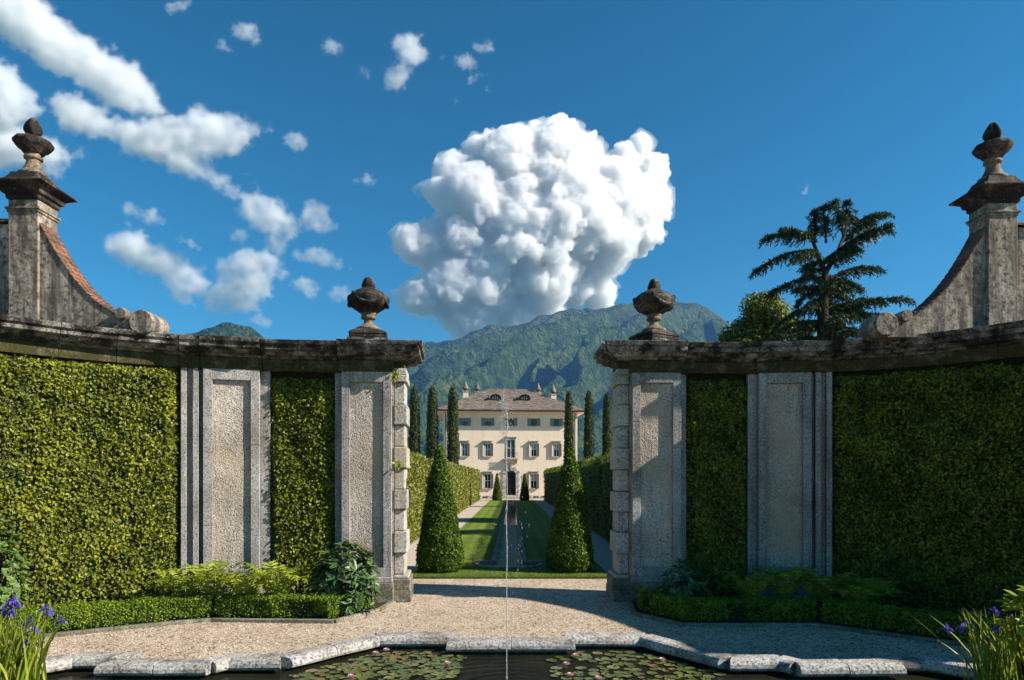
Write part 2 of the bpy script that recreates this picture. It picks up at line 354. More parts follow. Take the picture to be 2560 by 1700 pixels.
def mountain(name, ridge, Yr, Yf, spur, amp, nx, ny, label, seed=0, skew=.55):
    rx = np.array([(x * 1.0843 - 1280) / 1707 * Yr for x, y in ridge]); rz = np.array([3 + (1198 - y * 1.0843) / 1707 * Yr for x, y in ridge])
    xs = np.linspace(rx[0] - 300, rx[-1] + 300, nx); t = np.r_[np.linspace(-.12, 0, 6)[:-1], np.linspace(0, 1, ny) ** 1.15]
    Xg, T = np.meshgrid(xs, t); Y = Yr - T * (Yr - Yf)
    wob = (fbm(np.stack([Xg.ravel() / 900, Y.ravel() / 900, np.full(Xg.size, seed + .5)], 1), 4) - .5).reshape(Xg.shape)
    Hx = np.interp(Xg + skew * .35 * T * (Yr - Yf) * .6, rx, rz, left=40, right=rz[-1] * .8)
    q = (Xg + skew * T * (Yr - Yf) + 620 * wob) / spur
    tri = 1 - np.abs(2 * (q - np.floor(q)) - 1); q2 = q * 2.7 + .37 + wob * 2; tri2 = 1 - np.abs(2 * (q2 - np.floor(q2)) - 1)
    env = np.clip(np.clip(T, 0, 1) * 5, 0, 1) * (1 - np.clip(T, 0, 1)) ** .7
    rough = (fbm(np.stack([Xg.ravel() / 160, Y.ravel() / 160, np.full(Xg.size, seed + 3.1)], 1), 5, .55) - .5).reshape(Xg.shape)
    prof = np.where(T < 0, 1 + 1.5 * T, (1 - np.clip(T, 0, 1)) ** 1.75)
    Z = Hx * prof + amp * env * (tri ** .85 - .5) + .55 * amp * env * (tri2 - .5) + 70 * rough * np.clip(np.abs(T) * 8 + .55, 0, 1)
    Z = Z + 30 * (fbm(np.stack([Xg.ravel() / 55, Y.ravel() / 55, np.full(Xg.size, seed + 9.)], 1), 2) - .5).reshape(Xg.shape)
    el = np.interp(Xg / Y, rx / Yr, (rz - 3) / Yr); lim = 3 + Y * el * (1 - .02 * np.clip(T * 6, 0, 1) - .12 * np.clip(T, 0, 1)) + 40 * rough * np.clip(T * 6, 0, 1)   # spurs stay below the skyline
    Z = np.where(T > 0, np.minimum(Z, lim), Z)
    V = np.stack([Xg.ravel(), Y.ravel(), np.maximum(Z.ravel(), -3)], 1)
    ii = np.arange(len(t) - 1)[:, None] * nx + np.arange(nx - 1)[None]
    F = np.stack([ii, ii + nx, ii + nx + 1, ii + 1], -1).reshape(-1, 4)
    o = link(name, raw_mesh(name, V, F, M['forest'], True))
    return tag(o, label, None, None, 'structure')
mountain('mountain', [(500, 860), (700, 835), (850, 812), (950, 797), (1010, 790), (1060, 780), (1100, 760), (1140, 748), (1170, 755), (1200, 746), (1260, 725), (1300, 715),
         (1340, 711), (1400, 708), (1440, 702), (1500, 703), (1545, 698), (1600, 699), (1630, 711), (1660, 731), (1690, 752), (1720, 765), (1800, 790), (1900, 820), (2100, 850)],
         4500, 1500, 430, 420, 420, 230, 'high forested mountain rising behind the villa', 0)
mountain('hill', [(330, 800), (380, 790), (430, 769), (460, 764), (500, 756), (530, 752), (550, 751), (575, 758), (600, 770), (620, 785), (650, 800), (720, 830)],
         2600, 1500, 300, 40, 160, 60, 'low wooded hill seen above the wall on the ivy side', 4)
def haze():
    m = MB(); m.box(-6800, 6800, -60, 6000, -6, 1240); o = m.build('haze', None)
    s = NT('haze_air'); v = s.n('VolumePrincipled'); v.inputs['Color'].default_value = (.13, .33, .68, 1); v.inputs['Density'].default_value = 8.5e-5
    v.inputs['Anisotropy'].default_value = .1
    o.data.materials.clear(); o.data.materials.append(s.done(None, v.outputs[0])); tag(o, 'pale blue haze in the valley air', kind='stuff')
haze()

# ================================================================== the curved garden wall
LPTS = [(-2.62, 16.65), (-4.1, 16.52), (-5.6, 16.33), (-7.3, 15.90), (-8.9, 15.05), (-10.3, 13.85), (-11.4, 12.5), (-12.2, 10.9), (-12.7, 9.2)]
RPTS = [(2.62, 16.7), (4.3, 16.72), (6.0, 16.7), (7.5, 16.5), (8.8, 16.0), (9.9, 15.2), (10.9, 14.1), (11.7, 12.8), (12.3, 11.2), (12.6, 9.3)]
class Path:
    """plan curve of the wall face; s runs outward from the gate, d towards the pond"""
    def __init__(self, P):
        P = np.array(P, float); self.sg = -1 if P[0][0] < 0 else 1
        P = np.vstack([2 * P[0] - P[1], P, 2 * P[-1] - P[-2]]); q = []
        for i in range(1, len(P) - 2):
            for t in np.linspace(0, 1, 50, endpoint=False):
                a, b, c, d = P[i - 1:i + 3]
                q.append(.5 * (2 * b + (c - a) * t + (2 * a - 5 * b + 4 * c - d) * t * t + (3 * b - a - 3 * c + d) * t ** 3))
        q.append(P[-2]); self.q = np.array(q); self.s = np.r_[0, np.cumsum(np.hypot(*np.diff(self.q, axis=0).T))]; self.L = self.s[-1]
    def xy(self, s):
        if s < 0:
            t = self.q[1] - self.q[0]; t /= np.hypot(*t); return self.q[0] + t * s, t
        s = min(s, self.L); x = np.interp(s, self.s, self.q[:, 0]); y = np.interp(s, self.s, self.q[:, 1])
        a, b = max(s - .12, 0), min(s + .12, self.L)
        t = np.array([np.interp(b, self.s, self.q[:, 0]) - np.interp(a, self.s, self.q[:, 0]), np.interp(b, self.s, self.q[:, 1]) - np.interp(a, self.s, self.q[:, 1])])
        return np.array([x, y]), t / np.hypot(*t)
    def __call__(self, s, d, z):
        p, t = self.xy(s); n = np.array([t[1], -t[0]]) * self.sg
        if n[1] > 0 and abs(n[0]) < .2: n = -n
        p = p + n * d; return (p[0], p[1], z)
    def vec(self, s, d, z):
        s = np.clip(s, 0, self.L); f = lambda q, k: np.interp(np.clip(q, 0, self.L), self.s, self.q[:, k])
        t = unit(np.stack([f(s + .12, 0) - f(s - .12, 0), f(s + .12, 1) - f(s - .12, 1)], 1)); n = np.stack([t[:, 1], -t[:, 0]], 1) * self.sg
        n0 = self.normal(self.L * .4)[:2]; n = n * np.where((n * n0).sum(1) < 0, -1, 1)[:, None]
        return np.column_stack([f(s, 0) + n[:, 0] * d, f(s, 1) + n[:, 1] * d, z]), np.column_stack([n, np.zeros(len(s))])
    def normal(self, s):
        a = np.array(self(s, 0, 0)); b = np.array(self(s, 1, 0)); return b - a
LW, RW = Path(LPTS), Path(RPTS)
def cblock(m, P, s0, s1, d0, d1, z0, z1, step=.45, mi=0, jit=0.0):
    """a block that follows the curve"""
    k = max(1, int(math.ceil((s1 - s0) / step))); rings = []
    e = [rnd.uniform(-jit, jit) for _ in range(4)]
    for i in range(k + 1):
        s = s0 + (s1 - s0) * i / k
        rings.append([P(s, d0, z0), P(s, d1 + e[0], z0), P(s, d1 + e[1], z1), P(s, d0, z1)])
    return m.loft(rings, mi)
CPROF = [(-.86, 5.885), (.03, 5.885), (.08, 5.93), (.20, 5.955), (.25, 6.03), (.37, 6.06), (.37, 6.16), (.43, 6.18), (.46, 6.28), (.10, 6.335), (-.86, 6.345)]
def wing(P, label):
    root = empty('garden_wall', P(P.L * .5, -.5, 0)); mats = M; inv = Matrix.Translation(root.location).inverted()
    def bld(m, name, mat, parent=None, bevel=0, smooth=False):
        o = m.build(name, mat, parent or root, smooth, bevel); o.matrix_parent_inverse = Matrix.Identity(4)
        if parent is None or parent is root: o.location = -Vector(root.location)
        return o
    END = P.L
    # body of the wall and the thick gate pier
    m = MB(); cblock(m, P, 1.45, END, -.80, -.30, 0, 5.87); bld(m, 'wall_core', M['darkcore'])  # wall body coloured dark so gaps in the ivy read as shade
    m = MB(); cblock(m, P, .27, 1.45, -1.0, -.10, 0, 5.87); bld(m, 'pier_core', M['panel'])
    # rusticated quoins of the jamb
    z = .66; k = 0
    while z < 5.45:
        h = min(.52 + rnd.uniform(-.03, .03), 5.56 - z); proud = k % 2
        m = MB(); cblock(m, P, -.06 if proud else 0.0, .265, -1.06 if proud else -1.0, -.055 if proud else -.125, z + .004, z + h - .004, jit=.006)
        bld(m, 'quoin_stone', M['quoin'], bevel=.028); z += h; k += 1
    m = MB(); cblock(m, P, -.04, .268, -1.05, -.09, 5.565, 5.72); bld(m, 'impost', M['quoin'], bevel=.02)
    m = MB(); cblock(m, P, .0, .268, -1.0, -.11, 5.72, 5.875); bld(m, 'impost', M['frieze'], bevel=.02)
    m = MB(); cblock(m, P, -.15, .30, -1.15, .04, 0, .30, jit=.01); bld(m, 'plinth_stone', M['plinth'], bevel=.02)
    m = MB(); cblock(m, P, -.135, .30, -1.13, .025, .304, .56, jit=.01); bld(m, 'plinth_stone', M['plinth'], bevel=.02)
    m = MB(); cblock(m, P, -.10, .268, -1.10, -.02, .56, .655); bld(m, 'plinth_moulding', M['quoin'], bevel=.03)
    # framed pilasters with roughcast panels
    def pilaster(s0, s1, e=0.0, name='pilaster'):
        m = MB(); cblock(m, P, s0 + .01, s1 - .01, -.32, -.16 + e, .0, 5.60); pil = bld(m, name, M['granite'])
        def sub(m, nm, mat, bevel=.008):
            o = m.build(nm, mat, pil, False, bevel); return o
        m = MB(); cblock(m, P, s0 + .2, s1 - .2, -.155 + e, -.085 + e, .86, 5.34, .2); sub(m, 'panel', M['panel'], 0)
        for a, b in ((s0, s0 + .198), (s1 - .198, s1)):
            cuts = sorted([.86, 5.60] + [rnd.uniform(1.8, 2.6), rnd.uniform(3.6, 4.4)])
            for z0, z1 in zip(cuts[:-1], cuts[1:]):
                m = MB(); cblock(m, P, a, b, -.158, e, z0 + .002, z1 - .002, jit=.004); sub(m, 'frame_stone', M['granite'])
        m = MB(); cblock(m, P, s0 + .2, s1 - .2, -.158, e - .001, 5.345, 5.60, jit=.003); sub(m, 'frame_stone', M['granite'])
        m = MB(); cblock(m, P, s0, s1, -.158, e, .64, .858, jit=.003); sub(m, 'frame_stone', M['granite'])
        m = MB(); cblock(m, P, s0 - .03, s1 + .03, -.30, .05 + e, .50, .638); sub(m, 'base_moulding', M['granite'], .02)
        m = MB(); cblock(m, P, s0 - .05, s1 + .05, -.30, .08 + e, 0, .498); sub(m, 'plinth', M['plinth'], .015)
    pilaster(.31, 1.50, .10); pilaster(3.42, 4.66)
    for a, b, d in ((1.505, 1.70, -.20), (3.20, 3.415, -.16), (4.665, 4.75, -.20), (4.755, 4.88, -.05), (4.885, 5.0, -.19), (5.005, 5.13, -.08)):
        for z0, z1 in ((0, 2.35), (2.354, 4.0), (4.004, 5.60)):
            m = MB(); cblock(m, P, a, b, -.31, d, z0, z1, jit=.004); bld(m, 'pilaster_strip', M['granite'], bevel=.008)
    # frieze and cornice, stone by stone
    def d0(s): return .12 if s < 1.55 else 0.0 if (3.36 < s < 4.72) else (-.07 if s < 5.16 else -.14)
    edges = [.27, 1.55, 2.5, 3.36, 4.72, 5.16]
    while edges[-1] < END - .9: edges.append(edges[-1] + rnd.uniform(1.0, 1.3))
    edges.append(END)
    for a, b in zip(edges[:-1], edges[1:]):
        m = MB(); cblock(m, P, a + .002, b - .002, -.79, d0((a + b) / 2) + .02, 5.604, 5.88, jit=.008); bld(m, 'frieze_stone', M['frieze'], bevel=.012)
    e2 = [None, 1.56] + edges[2:]
    for i in range(len(e2) - 1):
        a, b = e2[i], e2[i + 1]; base = d0(((a if a is not None else .5) + b) / 2); dz = rnd.uniform(-.006, .006)
        prof = [(d + (base if d > 0 else 0), z + dz) for d, z in CPROF]; rings = []
        k = max(1, int((b - (a or 0)) / .35))
        for j in range(k + 1):
            if a is None: rings.append([P((-max(d - base, 0) if d > 0 else 0) * (1 - j / k) + (b - .003) * j / k, d, z) for d, z in prof])
            else:
                s = a + .003 + (b - a - .006) * j / k; rings.append([P(s, d, z) for d, z in prof])
        m = MB(); m.loft(rings); bld(m, 'cornice_stone', M['cornice'], bevel=.012)
    # cornice return along the passage, mitred at both ends
    prof = [(d if d > 0 else -.5, z) for d, z in CPROF]; rings = []
    for j in range(5):
        rings.append([P(-d if d > 0 else .4, (d if d > 0 else -.1) * (1 - j / 4) + (-1.05 - max(d, 0)) * j / 4 - (.004 if j == 0 else 0), z - .003) for d, z in prof])
    m = MB(); m.loft(rings); bld(m, 'cornice_return', M['cornice'], bevel=.012)
    tag(root, label, 'wall')
    return root
def local_build(): pass
WL = wing(LW, 'sunlit stretch of curved stone garden wall with panelled pilasters')
WR = wing(RW, 'shaded stretch of curved stone garden wall with panelled pilasters')

# ------------------------------------------------------------------ urns on the gate piers and pedestals
def gate_urn(P, s, label, rz=0):
    c = P(s, -.42, 6.338); t = P.xy(s)[1]; ang = math.atan2(t[1], t[0])
    root = empty('stone_urn', c, ang + rz)
    def slab(w, z0, z1, taper=0):
        m = MB(); a, b = w / 2, w / 2 - taper
        m.hexa([(-a, -a, z0), (a, -a, z0), (a, a, z0), (-a, a, z0), (-b, -b, z1), (b, -b, z1), (b, b, z1), (-b, b, z1)]); return m
    slab(.98, 0, .10).build('pedestal', M['cornice'], root, False, .02)
    slab(.90, .10, .20).build('pedestal', M['urn'], root, False, .03)
    slab(.94, .20, .27, .03).build('pedestal', M['urn'], root, False, .025)
    slab(.86, .27, .36, .16).build('pedestal', M['urn'], root, False, .02)
    m = MB(); m.lathe([(.30, .36), (.30, .41), (.26, .43), (.22, .46), (.15, .50), (.115, .54), (.11, .60), (.125, .625)], seg=28); m.build('foot', M['urn_light'], root, True)
    m = MB(); m.lathe([(.12, .62), (.165, .64), (.19, .67), (.18, .70), (.16, .715), (.17, .74), (.20, .79)], seg=28); m.build('stem_ring', M['urn_light'], root, True)
    lob = lambda a, z: 1 + .045 * math.cos(8 * a) * (1 if z < 1.3 else .3)
    m = MB(); m.lathe([(.18, .775), (.22, .80), (.30, .855), (.40, .925), (.465, 1.00), (.495, 1.09), (.50, 1.16), (.485, 1.205), (.445, 1.225)], seg=48, fr=lob); bowl = m.build('bowl', M['urn'], root, True)
    m = MB(); m.lathe([(.45, 1.215), (.41, 1.265), (.32, 1.325), (.23, 1.37), (.175, 1.40), (.15, 1.425)], seg=40); m.build('lid', M['urn'], root, True)
    m = MB(); m.lathe([(.14, 1.415), (.16, 1.45), (.15, 1.52), (.12, 1.60), (.09, 1.66), (.04, 1.69), (.004, 1.695)], seg=20, fr=lambda a, z: 1 + .07 * math.cos(6 * a)); m.build('finial', M['urn'], root, True)
    for k in range(4):                                   # drapery swags slung between knots on the rim
        a0 = math.pi / 4 + k * math.pi / 2; pts = []
        for j in range(13):
            u = j / 12; a = a0 + u * math.pi / 2; sag = 4 * u * (1 - u)
            zz = 1.19 - .22 * sag; rr = .485 - .02 * sag
            pts.append((rr * math.cos(a), rr * math.sin(a), zz))
        m = MB(); m.tube(pts, [.022 + .03 * 4 * (j / 12) * (1 - j / 12) for j in range(13)], 7); m.build('swag', M['urn'], bowl, True)
        m = MB(); m.lathe([(.01, -.05), (.05, -.02), (.055, .03), (.02, .06)], (.475 * math.cos(a0), .485 * math.sin(a0), 1.19), 8); m.build('knot', M['urn'], bowl, True)
    return tag(root, label, 'urn', 'lidded urns on the gate piers')
gate_urn(LW, .92, 'dark lidded stone urn on the sunlit gate pier', .08)
gate_urn(RW, .95, 'dark lidded stone urn on the shaded gate pier', .5)

def tall_finial(loc, rz, label):
    root = empty('stone_finial', loc, rz)
    m = MB(); m.lathe([(.27, 0), (.28, .05), (.22, .08), (.19, .14), (.145, .24), (.125, .33), (.13, .36)], seg=24); m.build('foot', M['urn_light'], root, True)
    m = MB(); m.lathe([(.13, .355), (.175, .38), (.175, .42), (.13, .44), (.15, .48)], seg=24); m.build('stem_ring', M['urn_light'], root, True)
    m = MB(); m.lathe([(.13, .47), (.20, .51), (.225, .57), (.31, .62), (.355, .69), (.36, .74), (.33, .78), (.22, .81), (.13, .85), (.11, .88)], seg=40, fr=lambda a, z: 1 + .03 * math.cos(10 * a)); m.build('bowl', M['urn'], root, True)
    m = MB(); m.lathe([(.105, .87), (.13, .91), (.16, .97), (.158, 1.04), (.132, 1.12), (.10, 1.19), (.06, 1.25), (.004, 1.28)], seg=24, fr=lambda a, z: 1 + .15 * math.cos(5 * a + 6 * z)); m.build('flame_knob', M['urn'], root, True)
    return tag(root, label, 'finial', 'bulbous finials on the tall pedestals')

# ------------------------------------------------------------------ tall pedestals with sweeping scroll buttresses, standing behind the curved wall
def pedestal(sg, xc, yc, label, flabel, under=-.9):
    root = empty('scroll_pedestal', (xc, yc, 0)); B = 6.20; h = .33
    X = lambda x: sg * x                                   # local x grows outward from the gate
    def bx(m, x0, x1, y0, y1, z0, z1):
        a, b = sorted((X(x0), X(x1))); return m.box(a, b, y0, y1, z0, z1)
    m = MB(); bx(m, under, 1.9, -.30, .33, 0, B); m.build('base_wall', M['plaster'], root)
    m = MB(); bx(m, -h, h, -h, h, B, B + 3.0); m.build('shaft', M['plaster'], root, False, .015)
    m = MB(); bx(m, -h - .05, h + .05, -h - .05, h + .05, B + 2.78, B + 2.83); bx(m, -h - .025, h + .025, -h - .025, h + .025, B + 2.72, B + 2.78); m.build('neck_moulding', M['plaster'], root, False, .012)
    m = MB()
    def ring(w, z): return [(-w, -w, B + z), (w, -w, B + z), (w, w, B + z), (-w, w, B + z)]
    m.loft([ring(w, z) for w, z in ((.35, 3.0), (.37, 3.04), (.37, 3.10), (.43, 3.13), (.45, 3.22), (.50, 3.25), (.59, 3.30), (.62, 3.31), (.62, 3.35), (.47, 3.40), (.38, 3.48), (.32, 3.58), (.30, 3.64))]); m.build('cap', M['urn'], root, False, .012)
    LEN = 2.28
    def prof(u): return 2.14 * (1 - u) ** 2.1 + .34
    N = 26; m = MB(); rings = []
    for i in range(N + 1):
        u = i / N; x = X(-h - .002 - LEN * u); z = B + prof(u)
        rings.append([(x, .29, B), (x, -.26, B), (x, -.26, z), (x, .29, z)])
    m.loft(rings); but = m.build('buttress', M['plaster'], root, False, .01)
    for (u, rr, zz, nm) in ((1.0, .27, .28, 'volute'), (.80, .13, .47, 'volute_bud')):
        cx = -h - LEN * u - .02; m = MB(); segs = []
        for d in (-.38, -.35, .35, .38):
            rq = rr * (.92 if abs(d) > .36 else 1)
            segs.append([(X(cx + rq * math.cos(2 * math.pi * j / 28)), d, B + zz + rq * math.sin(2 * math.pi * j / 28)) for j in range(28)])
        m.loft(segs); v = m.build(nm, M['plaster'], root, True); mod = v.modifiers.new('edge', 'EDGE_SPLIT'); mod.split_angle = R(40)
    rows = 19                                              # terracotta tiles on the sweep
    for i in range(rows):
        u0, u1 = i / rows * .78, (i + 1.25) / rows * .78
        for k in range(3):
            d_a = -.285 + k * .20; d_b = d_a + .193; dm = (d_a + d_b) / 2; l0 = .015; l1 = .04 + rnd.uniform(0, .012); hh = .04
            def q(u, d, lift): return Vector((X(-h - LEN * u), d, B + prof(u) + lift))
            A = [q(u0, d_a, l0), q(u0, dm, l0 + hh), q(u0, d_b, l0), q(u1, d_a, l1), q(u1, dm, l1 + hh), q(u1, d_b, l1)]
            th = Vector((sg * .014, 0, -.016)); m = MB()
            m.loft([[A[0], A[1], A[2], A[2] + th, A[1] + th, A[0] + th], [A[3], A[4], A[5], A[5] + th, A[4] + th, A[3] + th]]); m.build('roof_tile', M['tile'], but)
    m = MB(); bx(m, h + .002, 1.9, -.20, .25, B, B + 2.50); att = m.build('attic_wall', M['plaster'], root)
    for i in range(8):
        for k in range(2):
            x0 = h + .01 + i * .193; a, b = (-.30, .02) if k == 0 else (.02, .34); lo, hi = B + 2.52, B + 2.66; m = MB(); za, zb = (lo, hi) if k == 0 else (hi, lo)
            x_, x2 = sorted((X(x0), X(x0 + .187)))
            m.hexa([(x_, a, za), (x2, a, za), (x2, b, zb), (x_, b, zb), (x_, a, za + .045), (x2, a, za + .045), (x2, b, zb + .045), (x_, b, zb + .045)]); m.build('roof_tile', M['tile'], att)
    tag(root, label, 'pedestal')
    f = tall_finial((xc, yc, B + 3.635), 0, flabel); f.scale = (1.08, 1.08, 1.05)
pedestal(-1, -10.83, 15.45, 'tall plastered pedestal above the sunlit wall with tiled scroll buttress', 'stone finial on the sunlit tall pedestal, flame-shaped knob above a wide bowl')
pedestal(1, 11.02, 15.65, 'tall plastered pedestal above the shaded wall beside the cedar, with scroll buttress', 'black stone finial on the tall pedestal of the shaded wall', -.35)

# ================================================================== the villa at the end of the garden
def m_render():
    s = NT('villa_render'); p = s.pos()
    col = s.mix(s.ramp(s.noise(p, .5, 6, .65), [(.3, 0.), (.75, .8)]), (.81, .66, .50), (.71, .57, .425))
    col = s.mix(s.math('MULTIPLY', s.ramp(s.noise(s.pos((1.5, 1.5, .15)), 1.2, 5), [(.5, 0.), (.8, 1.)]), .35), col, (.45, .36, .27))
    return s.done(s.pbr(col, .9, s.bump(s.noise(p, 12, 4), .15, .02), .1))
M['villa'] = m_render()
M['slate'] = m_stone('roof_slate', (.26, .225, .20), (.10, .085, .075), 2.2, .3, .4, warm=(.27, .17, .12))
M['pale_stone'] = m_stone('pale_stone', (.52, .47, .43), (.20, .17, .15), 7, .3, .4)
M['shutter'] = m_plain('shutter_paint', (.30, .26, .215), .6, .3, 5, .2, .1)
M['green_shutter'] = m_plain('grey_green_shutter', (.16, .18, .16), .6, .3, 5, .2, .1)
M['frame_white'] = m_plain('white_paint', (.72, .70, .66), .5, .4, 6, .1, .05)
M['dark_wood'] = m_plain('dark_wood', (.035, .022, .017), .6, .3, 6, .3, .1)
M['gutter'] = m_plain('gutter', (.02, .022, .025), .5, .4, 6, .2, .1)
M['glass'] = (lambda s: s.done(s.pbr((.012, .018, .02), .06, None, .6)))(NT('window_glass'))
M['curtain'] = m_plain('curtained_glass', (.30, .29, .27), .25, .5, 9, .4, .05)
def hash_(x, z): return (round(x * 7) + round(z * 3)) % 3 == 0
VY = 104.5; VR = R(4.5)
def villa():
    root = empty('villa', (-.18, VY, 0), VR)
    HW, DP, EZ, OV = 10.3, 15.0, 13.25, 1.25
    wins = []
    bays = (-7.05, -3.53, 0, 3.53, 7.05)
    for x in bays: wins.append((x, .48, 11.2, 12.3, 'top'))
    for x in bays: wins.append((x, .42, 6.5, 8.45, 'mid') if x else (x, .62, 6.30, 9.05, 'balcony'))
    for x in bays:
        if x: wins.append((x, .46, 1.6, 3.8, 'low'))
    # facade with real openings
    xs = sorted({-HW, HW, -.75, .75} | {w[0] - w[1] for w in wins} | {w[0] + w[1] for w in wins})
    zs = sorted({0, EZ, .55, 4.25} | {w[2] for w in wins} | {w[3] for w in wins})
    holes = [(w[0] - w[1], w[0] + w[1], w[2], w[3]) for w in wins] + [(-.75, .75, .55, 4.25)]
    m = MB()
    for i in range(len(xs) - 1):
        for j in range(len(zs) - 1):
            cx, cz = (xs[i] + xs[i + 1]) / 2, (zs[j] + zs[j + 1]) / 2
            if any(a < cx < b and c < cz < d for a, b, c, d in holes): continue
            m.add([(xs[i], 0, zs[j]), (xs[i + 1], 0, zs[j]), (xs[i + 1], 0, zs[j + 1]), (xs[i], 0, zs[j + 1])], [(0, 1, 2, 3)])
    for a, b, c, d in holes:
        e = .30
        m.add([(a, 0, c), (a, e, c), (a, e, d), (a, 0, d)], [(0, 1, 2, 3)]); m.add([(b, 0, c), (b, e, c), (b, e, d), (b, 0, d)], [(0, 1, 2, 3)])
        m.add([(a, 0, c), (b, 0, c), (b, e, c), (a, e, c)], [(0, 1, 2, 3)]); m.add([(a, 0, d), (b, 0, d), (b, e, d), (a, e, d)], [(0, 1, 2, 3)])
    m.add([(-HW, 0, 0), (-HW, DP, 0), (-HW, DP, EZ), (-HW, 0, EZ)], [(0, 1, 2, 3)]); m.add([(HW, 0, 0), (HW, DP, 0), (HW, DP, EZ), (HW, 0, EZ)], [(0, 1, 2, 3)])
    m.add([(-HW, DP, 0), (HW, DP, 0), (HW, DP, EZ), (-HW, DP, EZ)], [(0, 1, 2, 3)])
    wall = m.build('wall', M['villa'], root)
    m = MB(); m.box(-HW - .05, HW + .05, -.06, .2, 0, .50)
    base = m.build('base_course', M['pale_stone'], root)
    for x in (-8.6, -5.2, -3.9, 3.9, 5.2, 8.6):
        m = MB(); m.box(x - .42, x + .42, -.075, -.05, .16, .38); m.build('cellar_vent', M['gutter'], base)
    # windows
    for (x, hw, z0, z1, kind) in wins:
        sm = M['green_shutter'] if kind == 'top' else M['shutter']
        m = MB(); f = .06
        m.box(x - hw, x - hw + f, .10, .2, z0, z1); m.box(x + hw - f, x + hw, .10, .2, z0, z1); m.box(x - hw + f, x + hw - f, .10, .2, z0, z0 + f); m.box(x - hw + f, x + hw - f, .10, .2, z1 - f, z1)
        m.box(x - .04, x + .04, .09, .19, z0 + f, z1 - f)
        zb = (z0 + z1) / 2 + (.1 if kind != 'top' else 0)
        m.box(x - hw + f, x - .04, .11, .18, zb - .035, zb + .035); m.box(x + .04, x + hw - f, .11, .18, zb - .035, zb + .035)
        w = m.build('window', M['gutter'] if kind == 'top' else M['frame_white'], root)
        for a, b in ((x - hw + f, x - .04), (x + .04, x + hw - f)):
            for c, d in ((z0 + f, zb - .035), (zb + .035, z1 - f)):
                m = MB(); m.box(a, b, .15, .17, c, d); m.build('pane', M['curtain'] if (hash_(x, z0) and c > zb) else M['glass'], w)
        if kind != 'balcony':
            op0 = (165 if kind == 'top' else 148) + rnd.uniform(-16, 10)
            for sgn in (-1, 1):
                op = R(op0 + rnd.uniform(-9, 9)); hx = x + sgn * (hw + .02); ww = hw * .98; dx, dy = -sgn * math.cos(op) * ww, -math.sin(op) * ww; nx, ny = dy / ww * .03, -dx / ww * .03
                y0 = -.02
                P4 = [(hx, y0), (hx + dx, y0 + dy), (hx + dx + nx, y0 + dy + ny), (hx + nx, y0 + ny)]
                m = MB(); m.hexa([(p[0], p[1], z0 - .03) for p in P4] + [(p[0], p[1], z1 + .03) for p in P4]); sh = m.build('shutter', sm, w)
                for k in range(5):
                    zz = z0 + .1 + (z1 - z0 - .2) * k / 4; m = MB(); P5 = [(hx + dx * a, y0 + dy * a) for a in (.1, .9)]
                    m.hexa([(P5[0][0] - nx, P5[0][1] - ny, zz), (P5[1][0] - nx, P5[1][1] - ny, zz), (P5[1][0] + 2 * nx, P5[1][1] + 2 * ny, zz), (P5[0][0] + 2 * nx, P5[0][1] + 2 * ny, zz),
                            (P5[0][0] - nx, P5[0][1] - ny, zz + .05), (P5[1][0] - nx, P5[1][1] - ny, zz + .05), (P5[1][0] + 2 * nx, P5[1][1] + 2 * ny, zz + .05), (P5[0][0] + 2 * nx, P5[0][1] + 2 * ny, zz + .05)]); m.build('slat', sm, sh) if False else None
        if kind != 'top':
            m = MB(); m.box(x - hw - .32, x + hw + .32, -.42, -.004, z1 + .34, z1 + .44); m.box(x - hw - .24, x + hw + .24, -.30, -.004, z1 + .24, z1 + .338); m.box(x - hw - .16, x + hw + .16, -.16, -.004, z1 + .10, z1 + .238); m.build('hood', M['pale_stone'], w)
            m = MB(); m.box(x - hw - .12, x - hw - .002, -.07, -.004, z0, z1 + .098); m.box(x + hw + .002, x + hw + .12, -.07, -.004, z0, z1 + .098); m.build('surround', M['pale_stone'], w)
        m = MB(); m.box(x - hw - .16, x + hw + .16, -.2 if kind != 'top' else -.1, -.004, z0 - .13, z0 - .004); m.build('sill', M['pale_stone'], w)
    for x in (-9.9, 9.9):
        m = MB(); m.tube([(x, -.10, .5), (x, -.10, 12.6), (x, -.5, 13.1)], .07, 8); m.build('downpipe', M['gutter'], root)
    # balcony of the middle window
    m = MB(); m.box(-1.15, 1.15, -.75, -.004, 6.02, 6.16); bal = m.build('balcony', M['pale_stone'], root)
    for x in (-.85, .85):
        m = MB(); m.hexa([(x - .12, -.15, 5.45), (x + .12, -.15, 5.45), (x + .12, -.004, 5.45), (x - .12, -.004, 5.45), (x - .12, -.65, 6.018), (x + .12, -.65, 6.018), (x + .12, -.004, 6.018), (x - .12, -.004, 6.018)]); m.build('bracket', M['pale_stone'], bal)
    for x in [-1.05 + .15 * i for i in range(15)]:
        m = MB(); m.box(x - .012, x + .012, -.70, -.676, 6.16, 7.0); m.build('baluster', M['gutter'], bal)
    m = MB(); m.box(-1.1, 1.1, -.71, -.665, 7.0, 7.05); m.build('rail', M['gutter'], bal)
    # rusticated arched portal
    m = MB(); m.box(-.73, .73, .16, .20, .56, 4.2); door = m.build('door', M['dark_wood'], root)
    for a, b in ((-.62, -.06), (.06, .62)):
        for c, d in ((.75, 1.9), (1.98, 3.0)):
            m = MB(); m.box(a, b, .135, .158, c, d); m.build('pane', M['glass'], door)
    m = MB(); m.box(-.62, .62, .135, .158, 3.12, 3.9); m.build('pane', M['glass'], door)
    por = empty('portal', (0, 0, 0), 0, root)
